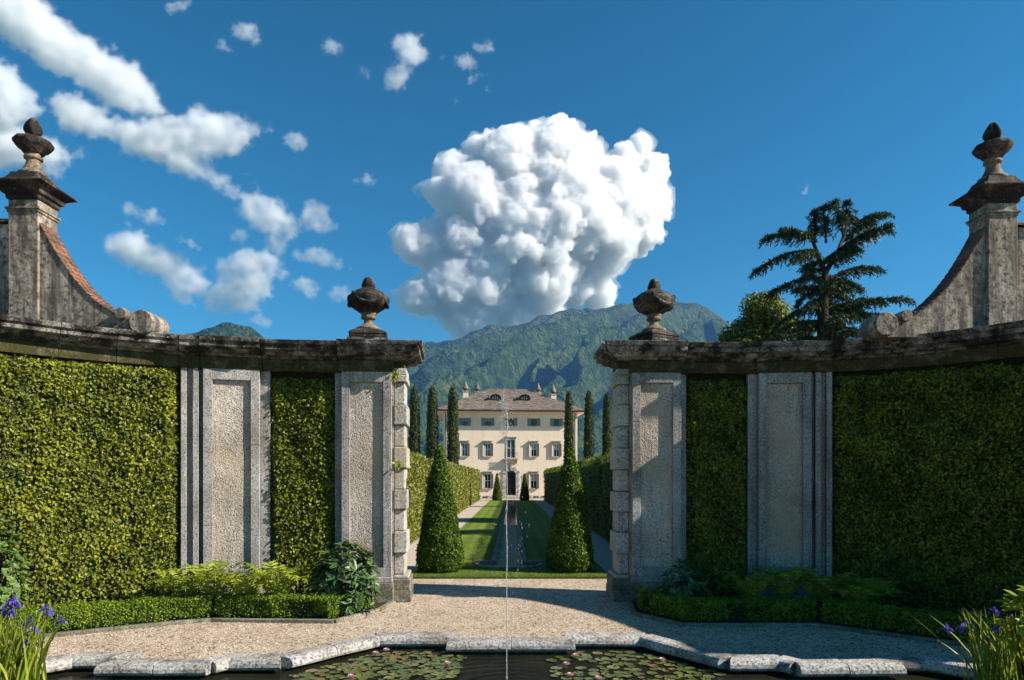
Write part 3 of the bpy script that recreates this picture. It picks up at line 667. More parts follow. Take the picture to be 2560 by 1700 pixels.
    for sgn in (-1, 1):
        for k in range(7):
            z0 = .55 + k * .43; wd = .62 if k % 2 else .50
            m = MB(); a, b = sorted((sgn * .755, sgn * (.755 + wd))); m.box(a, b, -.17 if k % 2 else -.12, -.004, z0 + .01, z0 + .42); m.build('portal_stone', M['pale_stone'], por, False, .03)
    n = 11
    for k in range(n):
        a0, a1 = math.pi * k / n, math.pi * (k + 1) / n; ro = 1.50 if k % 2 else 1.32; ri = .76; pr = -.17 if k % 2 else -.12
        if k == n // 2: ro, pr = 1.80, -.26
        g = lambda r, a, y: (-r * math.cos(a), y, 3.56 + r * math.sin(a))
        e = .012; a0 += e; a1 -= e; m = MB()
        m.hexa([g(ri, a0, pr), g(ri, a1, pr), g(ri, a1, -.004), g(ri, a0, -.004), g(ro, a0, pr), g(ro, a1, pr), g(ro, a1, -.004), g(ro, a0, -.004)]); m.build('voussoir', M['pale_stone'], por, False, .03)
    for k in range(3):
        m = MB(); m.box(-1.7 - .25 * k, 1.7 + .25 * k, -.55 - .35 * k, -.065 - (0 if k == 0 else .49 + .35 * (k - 1)), 0, .52 - .17 * k); m.build('step', M['pale_stone'], root)
    # eaves, hipped roof of stone slates
    m = MB(); m.box(-HW - OV + .1, HW + OV - .1, -OV + .1, DP + OV - .1, EZ, EZ + .10); m.build('soffit', M['villa'], root)
    m = MB(); a, b, c, d = -HW - OV, HW + OV, -OV, DP + OV
    m.box(a, b, c, c + .1, EZ - .02, EZ + .18); m.box(a, b, d - .1, d, EZ - .02, EZ + .18); m.box(a, a + .1, c + .1, d - .1, EZ - .02, EZ + .18); m.box(b - .1, b, c + .1, d - .1, EZ - .02, EZ + .18); m.build('gutter', M['gutter'], root)
    RZ = 17.75; RH = 3.0; mid = DP / 2
    A = [Vector((a, c, EZ + .2)), Vector((b, c, EZ + .2)), Vector((b, d, EZ + .2)), Vector((a, d, EZ + .2))]; B0, B1 = Vector((-RH, mid, RZ)), Vector((RH, mid, RZ))
    m = MB(); m.add(A + [B0, B1], [(0, 1, 5, 4), (1, 2, 5), (2, 3, 4, 5), (3, 0, 4)]); roof = m.build('roof', M['slate'], root)
    m = MB()
    for (p0, p1, q0, q1) in ((A[0], A[1], B0, B1), (A[1], A[2], B1, B1), (A[3], A[0], B0, B0)):
        rows = 24; nrm = (p1 - p0).cross(q0 - p0).normalized()
        for i in range(rows):
            u0, u1 = i / rows, min((i + 1.35) / rows, 1); l0, r0 = p0.lerp(q0, u0), p1.lerp(q1, u0); l1, r1 = p0.lerp(q0, u1), p1.lerp(q1, u1)
            nn = max(2, int((r0 - l0).length / .62)); off = rnd.random()
            cuts = [0] + sorted(min(1, max(0, (k + off * .9 + rnd.uniform(-.2, .2)) / nn)) for k in range(nn)) + [1]
            for k in range(len(cuts) - 1):
                if cuts[k + 1] - cuts[k] < .002: continue
                t0, t1 = cuts[k], cuts[k + 1]; h0 = .07 + rnd.uniform(0, .05); h1 = .02; up = rnd.uniform(-.3, .3) / rows
                aa, bb = l0.lerp(r0, t0), l0.lerp(r0, t1); cc, dd = l1.lerp(r1, t1), l1.lerp(r1, t0)
                m.add([aa + nrm * h0, bb + nrm * (h0 + rnd.uniform(-.02, .02)), cc + nrm * h1, dd + nrm * h1, aa, bb], [(0, 1, 2, 3), (4, 5, 1, 0)])
    sl = m.build('slates', M['slate'], roof); sl['kind'] = 'stuff'
    # dormers with arched roofs
    sl_k = (RZ - EZ - .2) / (mid + OV)
    for x in (-2.25, 2.32):
        y0 = 2.45; z0 = EZ + .2 + sl_k * (y0 + OV) - .05
        m = MB(); ring0, ring1 = [], []
        for k in range(13):
            an = math.pi * k / 12; q = (x - 1.0 * math.cos(an), z0 + .55 + .62 * math.sin(an)); ring0.append(q)
        prof = [(x - 1.0, z0 + .38)] + ring0 + [(x + 1.0, z0 + .38)]; inn = [(x + (px - x) * .86, z0 + (pz - z0) * .90) for px, pz in prof]
        loop = prof + inn[::-1]
        m.loft([[(px, y0 - .35, pz) for px, pz in loop], [(px, y0 + 2.6, pz) for px, pz in loop]]); dm = m.build('dormer', M['slate'], root)
        m = MB(); m.loft([[(px, y0, pz) for px, pz in [(x - .8, z0)] + [(x - .8 * math.cos(math.pi * k / 10), z0 + .5 + .5 * math.sin(math.pi * k / 10)) for k in range(11)] + [(x + .8, z0)]],
                          [(px, y0 + 2.0, pz) for px, pz in [(x - .8, z0)] + [(x - .8 * math.cos(math.pi * k / 10), z0 + .5 + .5 * math.sin(math.pi * k / 10)) for k in range(11)] + [(x + .8, z0)]]]); m.build('dormer_face', M['dark_wood'], dm)
        for xx in (-.36, 0, .36):
            m = MB(); m.box(x + xx - .025, x + xx + .025, y0 - .03, y0 - .003, z0 + .05, z0 + .9 - abs(xx) * .3); m.build('glazing_bar', M['frame_white'], dm)
        m = MB(); m.box(x - .6, x + .6, y0 - .034, y0 - .004, z0 + .45, z0 + .50); m.build('glazing_bar', M['frame_white'], dm)
    # chimneys with pointed caps
    for x, y, zt in ((-6.85, 4.2, 18.55), (-4.95, 6.3, 18.75), (4.95, 6.3, 18.75), (7.15, 4.2, 18.2)):
        m = MB(); m.box(x - .42, x + .42, y - .42, y + .42, 13.6, zt - 1.75); ch = m.build('chimney', M['villa'], root)
        m = MB(); m.box(x - .50, x + .50, y - .50, y + .50, zt - 1.75, zt - 1.62); m.build('chimney_ledge', M['pale_stone'], ch)
        m = MB(); m.lathe([(.30, zt - 1.62), (.30, zt - 1.25)], (x, y, 0), 8); m.build('chimney_lantern', M['tile'], ch)
        m = MB(); m.lathe([(.48, zt - 1.25), (.48, zt - 1.15), (.34, zt - .85), (.16, zt - .35), (.02, zt)], (x, y, 0), 12); m.build('chimney_cap', M['plaster'], ch)
    tag(root, 'three-storey cream villa with hipped stone roof at the end of the lawn', 'villa')
villa()
def far_house():
    root = empty('house', (-19.3, 108, 0))
    m = MB(); m.box(-2.4, 2.4, 0, 5, 0, 9.4); w = m.build('wall', M['frame_white'], root)
    m = MB(); m.add([(-2.8, -.4, 9.4), (2.8, -.4, 9.4), (2.8, 5.4, 9.4), (-2.8, 5.4, 9.4), (0, 2.5, 11.4)], [(0, 1, 4), (1, 2, 4), (2, 3, 4), (3, 0, 4), (3, 2, 1, 0)]); r = m.build('roof', M['tile'], root)
    m = MB(); m.box(-1.4, -.7, 1.2, 1.9, 9.6, 12.1); m.build('chimney', M['tile'], r)
    for x in (-1.2, 1.0):
        m = MB(); m.box(x - .4, x + .4, -.03, -.004, 6.6, 8.0); m.build('window', M['glass'], root)
    tag(root, 'small white house with red roof glimpsed between the columnar cypresses', 'house')
far_house()

# ================================================================== stone basin and water channel in the lawn
M['channel_floor'] = m_stone('channel_floor', (.48, .35, .22), (.18, .12, .07), 9, .3, .5)
M['dark_rim'] = m_stone('dark_rim_stone', (.24, .235, .225), (.05, .05, .05), 22, .4, .5)
def water_channel():
    root = empty('water_channel', (AX, 23.6, 0))
    L = lambda x, y, z: (x - AX, y - 23.6, z)
    m = MB(); m.add([L(x, y, .035) for x, y in BAS[::-1]], [tuple(range(len(BAS)))]); m.build('basin_floor', M['channel_floor'], root)
    m = MB(); m.add([L(AX - .46, 23.5, .042), L(AX + .46, 23.5, .042), L(AX + .46, 86, .02), L(AX - .46, 86, .02)], [(0, 1, 2, 3)]); m.build('channel_floor', M['channel_floor'], root)
    # low front lip of the basin in pale stone, dark walls at its back
    for k in range(9):
        a0, a1 = math.pi + math.pi * k / 9, math.pi + math.pi * (k + 1) / 9; q = []
        for r0, zz in ((.98, -.12), (1.10, -.12), (1.10, .10), (.98, .10)):
            q.append((r0, zz))
        rings = []
        for j in range(4):
            a = a0 + .006 + (a1 - a0 - .012) * j / 3; rings.append([(1.05 * r * math.cos(a), .95 * r * math.sin(a), z) for r, z in q])
        m = MB(); m.loft(rings); m.build('basin_stone', M['coping'], root, False, .012)
    for sgn in (-1, 1):
        a, b = sorted((sgn * .47, sgn * 1.16)); m = MB()
        m.hexa([(a, .0, -.1), (b, .0, -.1), (b, .30, -.1), (a, .30, -.1), (a, .0, .17), (b, .0, .17), (b, .30, .17), (a, .30, .17)]); m.build('basin_back', M['dark_rim'], root, False, .02)
        # rim stones, small scallops alternating with dark gaps
        y = .32
        while y < 30:
            ln = .62; a, b = sorted((sgn * .46, sgn * .62)); m = MB(); m.box(a, b, y, y + ln - .01, -.07, .17); m.build('rim_stone', M['dark_rim'], root, False, .015)
            if y < 20:
                m = MB(); m.lathe([(.11, -.07), (.11, .11), (.07, .135)], (sgn * .46, y + ln / 2, 0), 12); m.build('scallop', M['channel_floor'], root, True)
            y += ln
        a, b = sorted((sgn * .46, sgn * .60)); m = MB(); m.box(a, b, 30, 62, -.07, .15); m.build('rim_run', M['dark_rim'], root)
        a, b = sorted((sgn * .62, sgn * 1.1)); m = MB(); m.box(a, b, 20.0, 20.35, 0, .11); m.build('cross_stone', M['coping'], root, False, .015)
    tag(root, 'narrow stone water channel with round-fronted basin down the middle of the lawn', 'channel')
    s = NT('channel_water'); p = s.pos()
    gl = s.n('BsdfGlossy'); gl.inputs['Roughness'].default_value = .06; s.put(gl.inputs['Normal'], s.bump(s.noise(p, 7, 3), .12, .02))
    tr = s.n('BsdfTransparent'); tr.inputs[0].default_value = (.62, .58, .50, 1); fr = s.n('Fresnel', i_IOR=1.33)
    mx = s.n('MixShader'); s.put(mx.inputs[0], s.math('ADD', fr.outputs[0], .02)); s.put(mx.inputs[1], tr.outputs[0]); s.put(mx.inputs[2], gl.outputs[0])
    m = MB(); m.add([(AX - .46, 43.9, .06), (AX + .46, 43.9, .06), (AX + .46, 86, .06), (AX - .46, 86, .06)], [(0, 1, 2, 3)])
    tag(m.build('channel_water', s.done(mx.outputs[0])), 'shallow water in the stone channel', kind='structure')
water_channel()

# ================================================================== pond in the foreground
def m_water():
    s = NT('pond_water'); p = s.pos(); xyz = s.n('SeparateXYZ'); s.put(xyz.inputs[0], p)
    dx = s.math('SUBTRACT', xyz.outputs[0], -.08); dy = s.math('SUBTRACT', xyz.outputs[1], 9.9)
    r = s.math('SQRT', s.math('ADD', s.math('MULTIPLY', dx, dx), s.math('MULTIPLY', dy, dy)))
    rings = s.math('SINE', s.math('ADD', s.math('MULTIPLY', r, 26.), s.math('MULTIPLY', s.noise(p, 2.5, 3), 9.)))
    fall = s.ramp(s.math('DIVIDE', r, 3.2), [(0, 1.), (.45, .6), (1, .0)])
    h = s.math('ADD', s.math('MULTIPLY', rings, s.math('MULTIPLY', fall, .5)), s.math('MULTIPLY', s.noise(s.pos((1, 2.2, 1)), 8, 4, .6), s.math('ADD', s.math('MULTIPLY', fall, 2.2), .12)))
    col = s.ramp(s.noise(p, 1.2, 4), [(.3, (.010, .011, .007)), (.7, (.022, .020, .010))])
    b = s.n('BsdfPrincipled'); s.put(b.inputs['Base Color'], col); b.inputs['Roughness'].default_value = .04; b.inputs['IOR'].default_value = 1.33
    s.put(b.inputs['Normal'], s.bump(h, .9, .07))
    return s.done(b.outputs[0])
WZ = -.10
sheet('water', POOL, m_water(), WZ, label='dark pond water with ripples around the jet')
def pond():
    root = empty('pond_edge', (0, 12.4, 0))
    m = MB(); n = len(POOL)
    for i in range(n):
        a, b = POOL[i], POOL[(i + 1) % n]
        m.add([(a[0], a[1] - 12.4, -.8), (b[0], b[1] - 12.4, -.8), (b[0], b[1] - 12.4, .02), (a[0], a[1] - 12.4, .02)], [(0, 1, 2, 3)])
    m.build('pond_wall', M['plinth'], root)
    def stone(p, q, w=.40, sk0=0., sk1=0., top=.135):
        p, q = Vector((p[0], p[1] - 12.4)), Vector((q[0], q[1] - 12.4)); t = (q - p).normalized(); nn = Vector((-t[1], t[0]))
        if nn.y > 0: nn = -nn                              # towards the water
        prof = [(-w * .5, -.03), (-w * .5, top * .75), (-w * .42, top), (w * .25, top), (w * .42, top * .86), (w * .52, top * .45), (w * .54, top * .05), (w * .50, -.035), (w * .3, -.06)]
        L = (q - p).length; k = max(2, int(L / .3)); rings = []
        for i in range(k + 1):
            u = i / k; ring = []
            for d, z in prof:
                al = u * L + (sk0 * d * (1 - u) + sk1 * d * u) + (.004 if i == 0 else -.004 if i == k else 0)
                c = p + t * al + nn * d; ring.append((c.x, c.y, z + .006 * math.sin(3 * al + p.x)))
            rings.append(ring)
        m = MB(); m.loft(rings); m.build('coping_stone', M['coping'], root, False, .012)
    for a, b, s0, s1 in (
        ((-1.10, 12.22), (-.02, 12.22), -.35, 0), ((-.02, 12.22), (1.05, 12.22), 0, .35),
        ((-.95, 12.62), (-2.5, 12.6), -.5, -.42), ((-2.5, 12.6), (-3.14, 11.81), -.42, 0), ((-3.14, 11.81), (-3.75, 11.05), 0, -.42), ((-3.75, 11.05), (-4.66, 11.05), -.42, .3), ((-4.60, 11.06), (-4.80, 10.80), .3, 0),
        ((-4.72, 10.74), (-5.55, 10.74), 0, 0), ((-5.55, 10.74), (-6.36, 10.74), 0, .5), ((-6.12, 11.15), (-7.15, 11.15), 0, -.4), ((-7.15, 11.15), (-7.8, 10.35), -.4, -.2), ((-7.8, 10.35), (-8.05, 9.2), -.2, 0), ((-8.05, 9.2), (-8.05, 7.8), 0, 0),
        ((.95, 12.62), (2.42, 12.6), -.5, -.42), ((2.42, 12.6), (2.98, 11.8), -.42, 0), ((2.98, 11.8), (3.53, 11.02), 0, -.42), ((3.53, 11.02), (4.38, 11.02), -.42, .3), ((4.32, 11.03), (4.50, 10.78), .3, 0),
        ((4.44, 10.72), (5.2, 10.72), 0, 0), ((5.2, 10.72), (5.98, 10.72), 0, .5), ((5.74, 11.0), (6.7, 11.0), 0, -.4), ((6.7, 11.0), (7.4, 10.2), -.4, -.2), ((7.4, 10.2), (7.65, 9.2), -.2, 0), ((7.65, 9.2), (7.65, 7.8), 0, 0)):
        stone(a, b, sk0=s0, sk1=s1)
    tag(root, 'pale rounded stone coping edging the lily pond', 'pond edge')
pond()
# lily pads: single floating leaves
def m_pad():
    s = NT('lily_pad'); o = s.n('ObjectInfo').outputs['Random']
    col = s.ramp(o, [(0, (.050, .070, .018)), (.55, (.095, .115, .030)), (.85, (.15, .15, .045)), (.95, (.16, .10, .045)), (1, (.12, .05, .03))])
    return s.done(s.pbr(col, .35, None, .5))
M['lily_pad'] = m_pad()
def pad_mesh(k):
    g = random.Random(k); n = 14; pts = [(0, 0, .0)]
    for i in range(n):
        a = R(14) + (2 * math.pi - R(28)) * i / (n - 1); r = 1 + g.uniform(-.05, .05); pts.append((r * math.cos(a), r * math.sin(a), .05 + g.uniform(0, .06)))
    me = bpy.data.meshes.new('lily_pad'); me.from_pydata(pts, [], [(0, i, i + 1) for i in range(1, n)]); me.materials.append(M['lily_pad']); return me
PADS = [pad_mesh(k) for k in range(4)]
def scatter_pads(n, cx, cy, rx, ry, lab, grp, size=(.055, .105)):
    placed = []; tries = 0
    while len(placed) < n and tries < 20000:
        tries += 1; a = rnd.uniform(0, 2 * math.pi); q = math.sqrt(rnd.random()); x, y = cx + rx * q * math.cos(a), cy + ry * q * math.sin(a); r = rnd.uniform(*size)
        if y > 12.4 - max(0, abs(x) - 2.3) * 1.25 - r - .12 or (abs(x - AX) < .75 and y < 13): continue
        if abs(x) < 1.15 and y > 12.0 - r: continue
        if any((x - u) ** 2 + (y - v) ** 2 < (.68 * (r + w)) ** 2 for u, v, w in placed): continue
        placed.append((x, y, r))
        o = link('lily_pad', PADS[len(placed) % 4]); o.location = (x, y, WZ + .004 + .008 * rnd.random()); o.scale = (r, r, .12); o.rotation_euler = (rnd.uniform(-.03, .03), rnd.uniform(-.03, .03), rnd.uniform(0, 6.28))
        tag(o, lab, 'lily pad', grp)
scatter_pads(165, -2.1, 11.35, 1.8, 1.05, 'olive lily pad floating in the sunlit patch left of the jet', 'lily pads left of the jet')
scatter_pads(115, 1.95, 11.3, 1.6, 1.05, 'olive lily pad floating in the patch right of the jet', 'lily pads right of the jet')
scatter_pads(18, -5.2, 10.2, .9, .35, 'olive lily pad in the dark corner below the long coping stone', 'lily pads in the pond corner')
def lily_flower(x, y, lab, r=.078):
    root = empty('water_lily', (x, y, WZ), rnd.uniform(0, 6))
    m = MB(); m.tube([(0, 0, -.05), (0, 0, .035)], .01, 5); m.build('stalk', M['iris_leaf'], root)
    for ring, (n, tilt, ln) in enumerate(((9, .45, 1.0), (8, .85, .92), (6, 1.2, .75))):
        a = np.arange(n) * 2 * math.pi / n + ring * .4; d = np.stack([np.cos(a), np.sin(a), np.full(n, math.tan(tilt))], 1)
        nn = np.stack([-np.cos(a) * math.tan(tilt), -np.sin(a) * math.tan(tilt), np.ones(n)], 1)
        leaves('petals', np.tile([0, 0, .035], (n, 1)), nn, 0, 1, M['lily_flower'], root, LEAF6) if False else None
        V, F, q = leaf_data(np.tile([0., 0., .035], (n, 1)), nn, d, r * ln, LEAF6, .03, .03)
        link('petals', raw_mesh('petals', V, F, M['lily_flower'], rndattr=q), root)
    tag(root, lab, 'water lily', 'pink water lilies on the pond')
for px, py, lab in ((965, 1607, 'pink water lily close under the coping, farthest back of the cluster'), (990, 1613, 'pink water lily in the middle of the cluster'), (1014, 1611, 'larger pink water lily at the right end of the cluster'), (966, 1624, 'pink water lily in front of the cluster'),
                    (939, 1632, 'pink water lily at the left end of the cluster'), (1119, 1657, 'single small water lily near the ripples'), (878, 1690, 'pink water lily at the bottom edge left of the jet'), (1439, 1638, 'water lily just below the angled coping right of the jet'),
                    (1416, 1659, 'water lily nearest the ripples right of the jet'), (1426, 1686, 'bright pink water lily at the bottom edge right of the jet'), (1496, 1694, 'pale water lily at the bottom edge beside the dark pads'), (1655, 1648, 'water lily farthest right on the pond'), (382, 1686, 'lone pink lily bud below the long coping stone')):
    Y = 3.04 * 1707 / (py - 1198); lily_flower((px - 1280) / 1707 * Y, Y, lab)
# the jet of the fountain
def jet():
    s = NT('jet_water'); g = s.n('BsdfGlass', i_Roughness=.25, i_IOR=1.2); d = s.n('BsdfDiffuse'); d.inputs[0].default_value = (.85, .88, .9, 1)
    mx = s.n('MixShader'); mx.inputs[0].default_value = .35; s.put(mx.inputs[1], g.outputs[0]); s.put(mx.inputs[2], d.outputs[0]); mat = s.done(mx.outputs[0])
    x0, y0 = -.075, 9.6; root = empty('water_jet', (x0, y0, WZ))
    m = MB(); n = 40; pts = [(.010 * math.sin(k * .7) * k / n, .008 * math.sin(k * .53), 4.05 * k / n) for k in range(n + 1)]
    m.tube(pts, [.0072 - .0025 * k / n for k in range(n + 1)], 7); m.build('stream', mat, root, True)
    g2 = np.random.default_rng(5); V, F, b = [], [], 0; v0, f0 = ico_(1)
    for k in range(420):
        u = g2.random(); z = 3.72 + .62 * u - .1 * g2.random(); sp = .06 * (1 - abs(2 * u - .8) / 1.3); p = g2.normal(size=3) * [sp, sp, .03] + [-.02 - .03 * (u > .7), 0, z]
        r = g2.uniform(.0018, .0055); V.append(p + v0 * r * [1, 1, g2.uniform(1, 2.5)]); F.append(f0 + b); b += len(v0)
    for k in range(150):
        z = g2.uniform(.2, 3.7); p = np.array([g2.normal() * .007, g2.normal() * .01, z]); r = g2.uniform(.002, .006); V.append(p + v0 * r * [1, 1, g2.uniform(1, 4)]); F.append(f0 + b); b += len(v0)
    for k in range(40):
        p = np.array([.18 + .05 * g2.normal(), .02, g2.uniform(1.2, 3.1)]); r = g2.uniform(.002, .0045); V.append(p + v0 * r * [1, 1, g2.uniform(2, 7)]); F.append(f0 + b); b += len(v0)
    o = link('spray', raw_mesh('spray', np.vstack(V), np.vstack(F), mat, True), root); o['kind'] = 'stuff'
    tag(root, 'thin white fountain jet rising straight from the pond', 'fountain jet')
def ico_(sub):
    bm = bmesh.new(); bmesh.ops.create_icosphere(bm, subdivisions=sub, radius=1)
    v = np.array([x.co[:] for x in bm.verts]); f = np.array([[y.index for y in x.verts] for x in bm.faces]); bm.free(); return v, f
jet()

# ================================================================== ivy on the wall
def ivy_panel(P, s0, s1, z0, z1, dbase, thick, n, label, sparse_low=.9, rag=.10, size=(.05, .085)):
    g = np.random.default_rng(int(n) % 9973 + (1 if P.sg > 0 else 0))
    s = s0 + (s1 - s0) * g.random(n); z = z0 + (z1 - z0) * g.random(n) ** .97
    # uneven outline
    es = (fbm(np.stack([z * 1.7, np.full(n, 3.3), np.zeros(n)], 1), 3) - .5) * rag * 2; ez = (fbm(np.stack([s * 1.7, np.full(n, 8.3), np.zeros(n)], 1), 3) - .5) * rag * 3
    ok = (s > s0 + .02 + es) & (s < s1 - .02 + es * .5) & (z < z1 - .05 + ez)
    ok &= ~((z < sparse_low) & (g.random(n) < .55 * (1 - (z - z0) / max(sparse_low - z0, .01))))
    s, z = s[ok], z[ok]; k = len(s)
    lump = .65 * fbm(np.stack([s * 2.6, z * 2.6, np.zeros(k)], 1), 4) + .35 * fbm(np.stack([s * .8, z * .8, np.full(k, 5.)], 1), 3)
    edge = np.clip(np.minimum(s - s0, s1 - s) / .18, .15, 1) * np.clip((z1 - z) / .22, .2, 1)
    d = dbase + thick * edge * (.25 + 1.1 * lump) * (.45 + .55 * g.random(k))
    d = d + (g.random(k) < .05) * g.uniform(.02, .13, k)      # stray shoots
    Pt, nr = P.vec(s, d, z); nr = nr + [0, 0, .45]
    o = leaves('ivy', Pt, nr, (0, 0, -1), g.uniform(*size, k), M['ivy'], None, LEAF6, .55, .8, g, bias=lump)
    return tag(o, label, 'ivy')
ivy_panel(LW, 5.16, 9.6, .0, 5.63, -.29, .44, 42000, 'sunlit wall of yellow-green ivy beyond the panelled pilasters')
ivy_panel(LW, 1.71, 3.20, .1, 5.50, -.29, .30, 13500, 'narrow sunlit ivy strip between two panelled pilasters')
ivy_panel(RW, 5.16, 9.9, .0, 5.55, -.29, .42, 34000, 'broad dark ivy covering the shaded curved wall')
ivy_panel(RW, 1.71, 3.20, .1, 5.50, -.29, .30, 11500, 'narrow dark ivy strip between two shaded pilasters')
def sprig(P, s, z, n, label, r=.16):
    g = np.random.default_rng(n); q = g.normal(size=(n, 3)) * [r, .05, r]
    Pt = np.array([P(s + a, .02 + abs(b), z + c) for a, b, c in q]); o = leaves('ivy_sprig', Pt, P.normal(s) + np.array([0, 0, .6]), (0, 0, -1), g.uniform(.05, .09, n), M['fern'], None, LEAF6, .6, .8, g)
    return tag(o, label, 'ivy')
sprig(LW, .24, 5.52, 60, 'small leafy sprig growing from the top of the sunlit gate jamb', .075)
sprig(LW, .14, 3.35, 60, 'little weed rooted in the joint halfway up the sunlit gate jamb', .04)

# ================================================================== planting beds, kerbs and low box hedges
LK = [(-2.86, 16.5), (-3.02, 15.47), (-3.71, 14.22), (-6.33, 14.38), (-6.98, 14.1), (-8.79, 12.93), (-10.2, 11.4), (-11.0, 9.6)]
RK = [(2.83, 16.5), (2.70, 15.1), (3.5, 13.9), (6.24, 13.87), (8.08, 12.28), (9.9, 10.5), (10.9, 9.0)]
def bed(K, P, klabel):
    ss = np.linspace(.3, 11.4, 30); back = [P(s, -.28, 0)[:2] for s in ss]
    sheet('flower_bed', [tuple(k) for k in K] + back[::-1], M['soil'], .035, label='dark soil bed at the foot of the wall')
    root = empty('kerb', (K[0][0], K[0][1], 0)); ox, oy = K[0]
    for a, b in zip(K[:-1], K[1:]):
        a, b = Vector(a), Vector(b); L = (b - a).length; t = (b - a) / L; n = Vector((-t.y, t.x)); parts = max(1, round(L / 1.35))
        for k in range(parts):
            p, q = a + t * (L * k / parts + .004), a + t * (L * (k + 1) / parts - .004); w = .06; m = MB(); z = .075 + rnd.uniform(-.006, .006)
            c4 = [p - n * w, q - n * w, q + n * w, p + n * w]; m.hexa([(c.x - ox, c.y - oy, -.03) for c in c4] + [(c.x - ox, c.y - oy, z) for c in c4]); m.build('kerb_stone', M['kerb'], root, False, .012)
    return tag(root, klabel, 'kerb')
bed(LK, LW, 'low stone kerb edging the sunlit flower bed'); bed(RK, RW, 'low stone kerb edging the shaded flower bed')
def polyline_pts(K, n, g, off):
    K = np.array(K, float); L = np.hypot(*np.diff(K, axis=0).T); c = np.r_[0, np.cumsum(L)]; u = g.random(n) * c[-1]
    x = np.interp(u, c, K[:, 0]); y = np.interp(u, c, K[:, 1]); i = np.clip(np.searchsorted(c, u) - 1, 0, len(L) - 1); t = np.diff(K, axis=0)[i] / L[i][:, None]
    nn = np.stack([-t[:, 1], t[:, 0]], 1) * off[:, None]; return np.stack([x, y], 1) + nn, t, u
def box_hedge(K, sg, n, label, h=.47, w=.52, gap=.16):
    """clipped box following the kerb; sg picks the wall side of the kerb"""
    g = np.random.default_rng(n); root = empty('box_hedge', (K[2][0], K[2][1], 0)); o0 = np.array([K[2][0], K[2][1], 0])
    f = g.random(n); top = f < .45; front = (f >= .45) & (f < .85)
    off = np.where(top, g.random(n) * w, np.where(front, 0, w)); P2, t, u = polyline_pts(K, n, g, sg * (gap + off))
    z = np.where(top, h, .08 + (h - .08) * g.random(n) ** .8)
    lump = fbm(np.stack([P2[:, 0] * 3, P2[:, 1] * 3, z * 3], 1), 3) - .5
    nrm2 = np.stack([-t[:, 1], t[:, 0]], 1) * sg; out = np.where(top[:, None], 0, np.where(front[:, None], -1, 1)) * nrm2
    Pt = np.column_stack([P2 + out * (lump * .16)[:, None] + g.normal(size=(n, 2)) * .012, z + np.where(top, lump * .16, 0) + g.normal(size=n) * .012])
    N = np.column_stack([out, np.where(top, 1., .3)])
    leaves('foliage', Pt - o0, N, (0, 0, .6), g.uniform(.030, .052, n), M['box'], root, LEAF4, .7, .9, g, bias=np.clip(lump + .55, 0, 1))
    m = MB(); rings = []
    Kv = [Vector(k) for k in K]
    for i, k in enumerate(Kv):
        a = (Kv[i] - Kv[i - 1]).normalized() if i else None; b = (Kv[i + 1] - Kv[i]).normalized() if i < len(Kv) - 1 else None
        tt = ((a or b) + (b or a)).normalized(); nv = Vector((-tt.y, tt.x)) * sg; e0, e1 = gap + .05, gap + w - .05
        p, q = k + nv * e0 - Vector(o0[:2]), k + nv * e1 - Vector(o0[:2]); rings.append([(p.x, p.y, .04), (q.x, q.y, .04), (q.x, q.y, h - .05), (p.x, p.y, h - .05)])
    m.loft(rings); m.build('foliage_core', M['darkcore'], root)  # solid filler, shade between the box leaves put into its dark colour
    return tag(root, label, 'hedge')
box_hedge([(-3.05, 15.75)] + LK[1:7], -1, 30000, 'low clipped box hedge in sunlight along the kerb')
box_hedge([(2.75, 15.75)] + RK[1:6], 1, 26000, 'low clipped box hedge in shade along the kerb')

# ------------------------------------------------------------------ ferns and leafy shrubs in the beds
def fern(x, y, z, r, h, n, label, seed, mat='fern'):
    g = np.random.default_rng(seed); root = empty('fern', (x, y, z))
    for k in range(n):
        a = 2 * math.pi * (k + g.uniform(-.3, .3)) / n; L = r * g.uniform(.8, 1.1); hh = h * g.uniform(.75, 1.1); m = 15
        u = np.linspace(0, 1, m); rad = L * u ** 1.05; zz = hh * (1.75 * u - 1.15 * u ** 2.3); C = np.stack([rad * math.cos(a), rad * math.sin(a), zz], 1)
        T = unit(np.gradient(C, axis=0)); side = np.array([-math.sin(a), math.cos(a), 0.]); up = np.cross(T, side)
        if up[0, 2] < 0: up = -up
        P = np.vstack([C, C]); A = np.vstack([side + .45 * T, -side + .45 * T]); N = np.vstack([up, up]); wd = np.sin(np.clip(u * .93 + .07, 0, 1) * math.pi) ** .7 * r * .22 + .01
        V, F, q = leaf_data(P, N, A, np.r_[wd, wd], LEAFL, .12, .12, g); V2, F2, q2 = leaf_data(C[:-1], up[:-1], T[:-1], np.linalg.norm(np.diff(C, axis=0), axis=1) * 1.2, NEEDLE, .02, .02, g)
        me = raw_mesh('frond', np.vstack([V, V2]), np.vstack([F, F2 + len(V)]), M[mat], rndattr=np.clip(np.r_[q, q2] * .6 + .2 + .3 * g.random(), 0, 1)); fo = link('frond', me, root)
    return tag(root, label, 'fern')
FL = [(-7.15, 15.0, .85, 1.25, 'feathery fern at the end nearest the ivy wall, sunlit'), (-6.55, 14.95, .85, 1.4, 'tall sunlit fern in front of the stepped pilaster'), (-5.85, 14.95, .9, 1.3, 'sunlit fern in the middle of the fern row'), (-5.15, 15.05, .95, 1.4, 'broad sunlit fern at the end nearest the ivy strip')]
for i, (x, y, r, h, lab) in enumerate(FL): fern(x, y, .05, r, h, 17, lab, 40 + i)
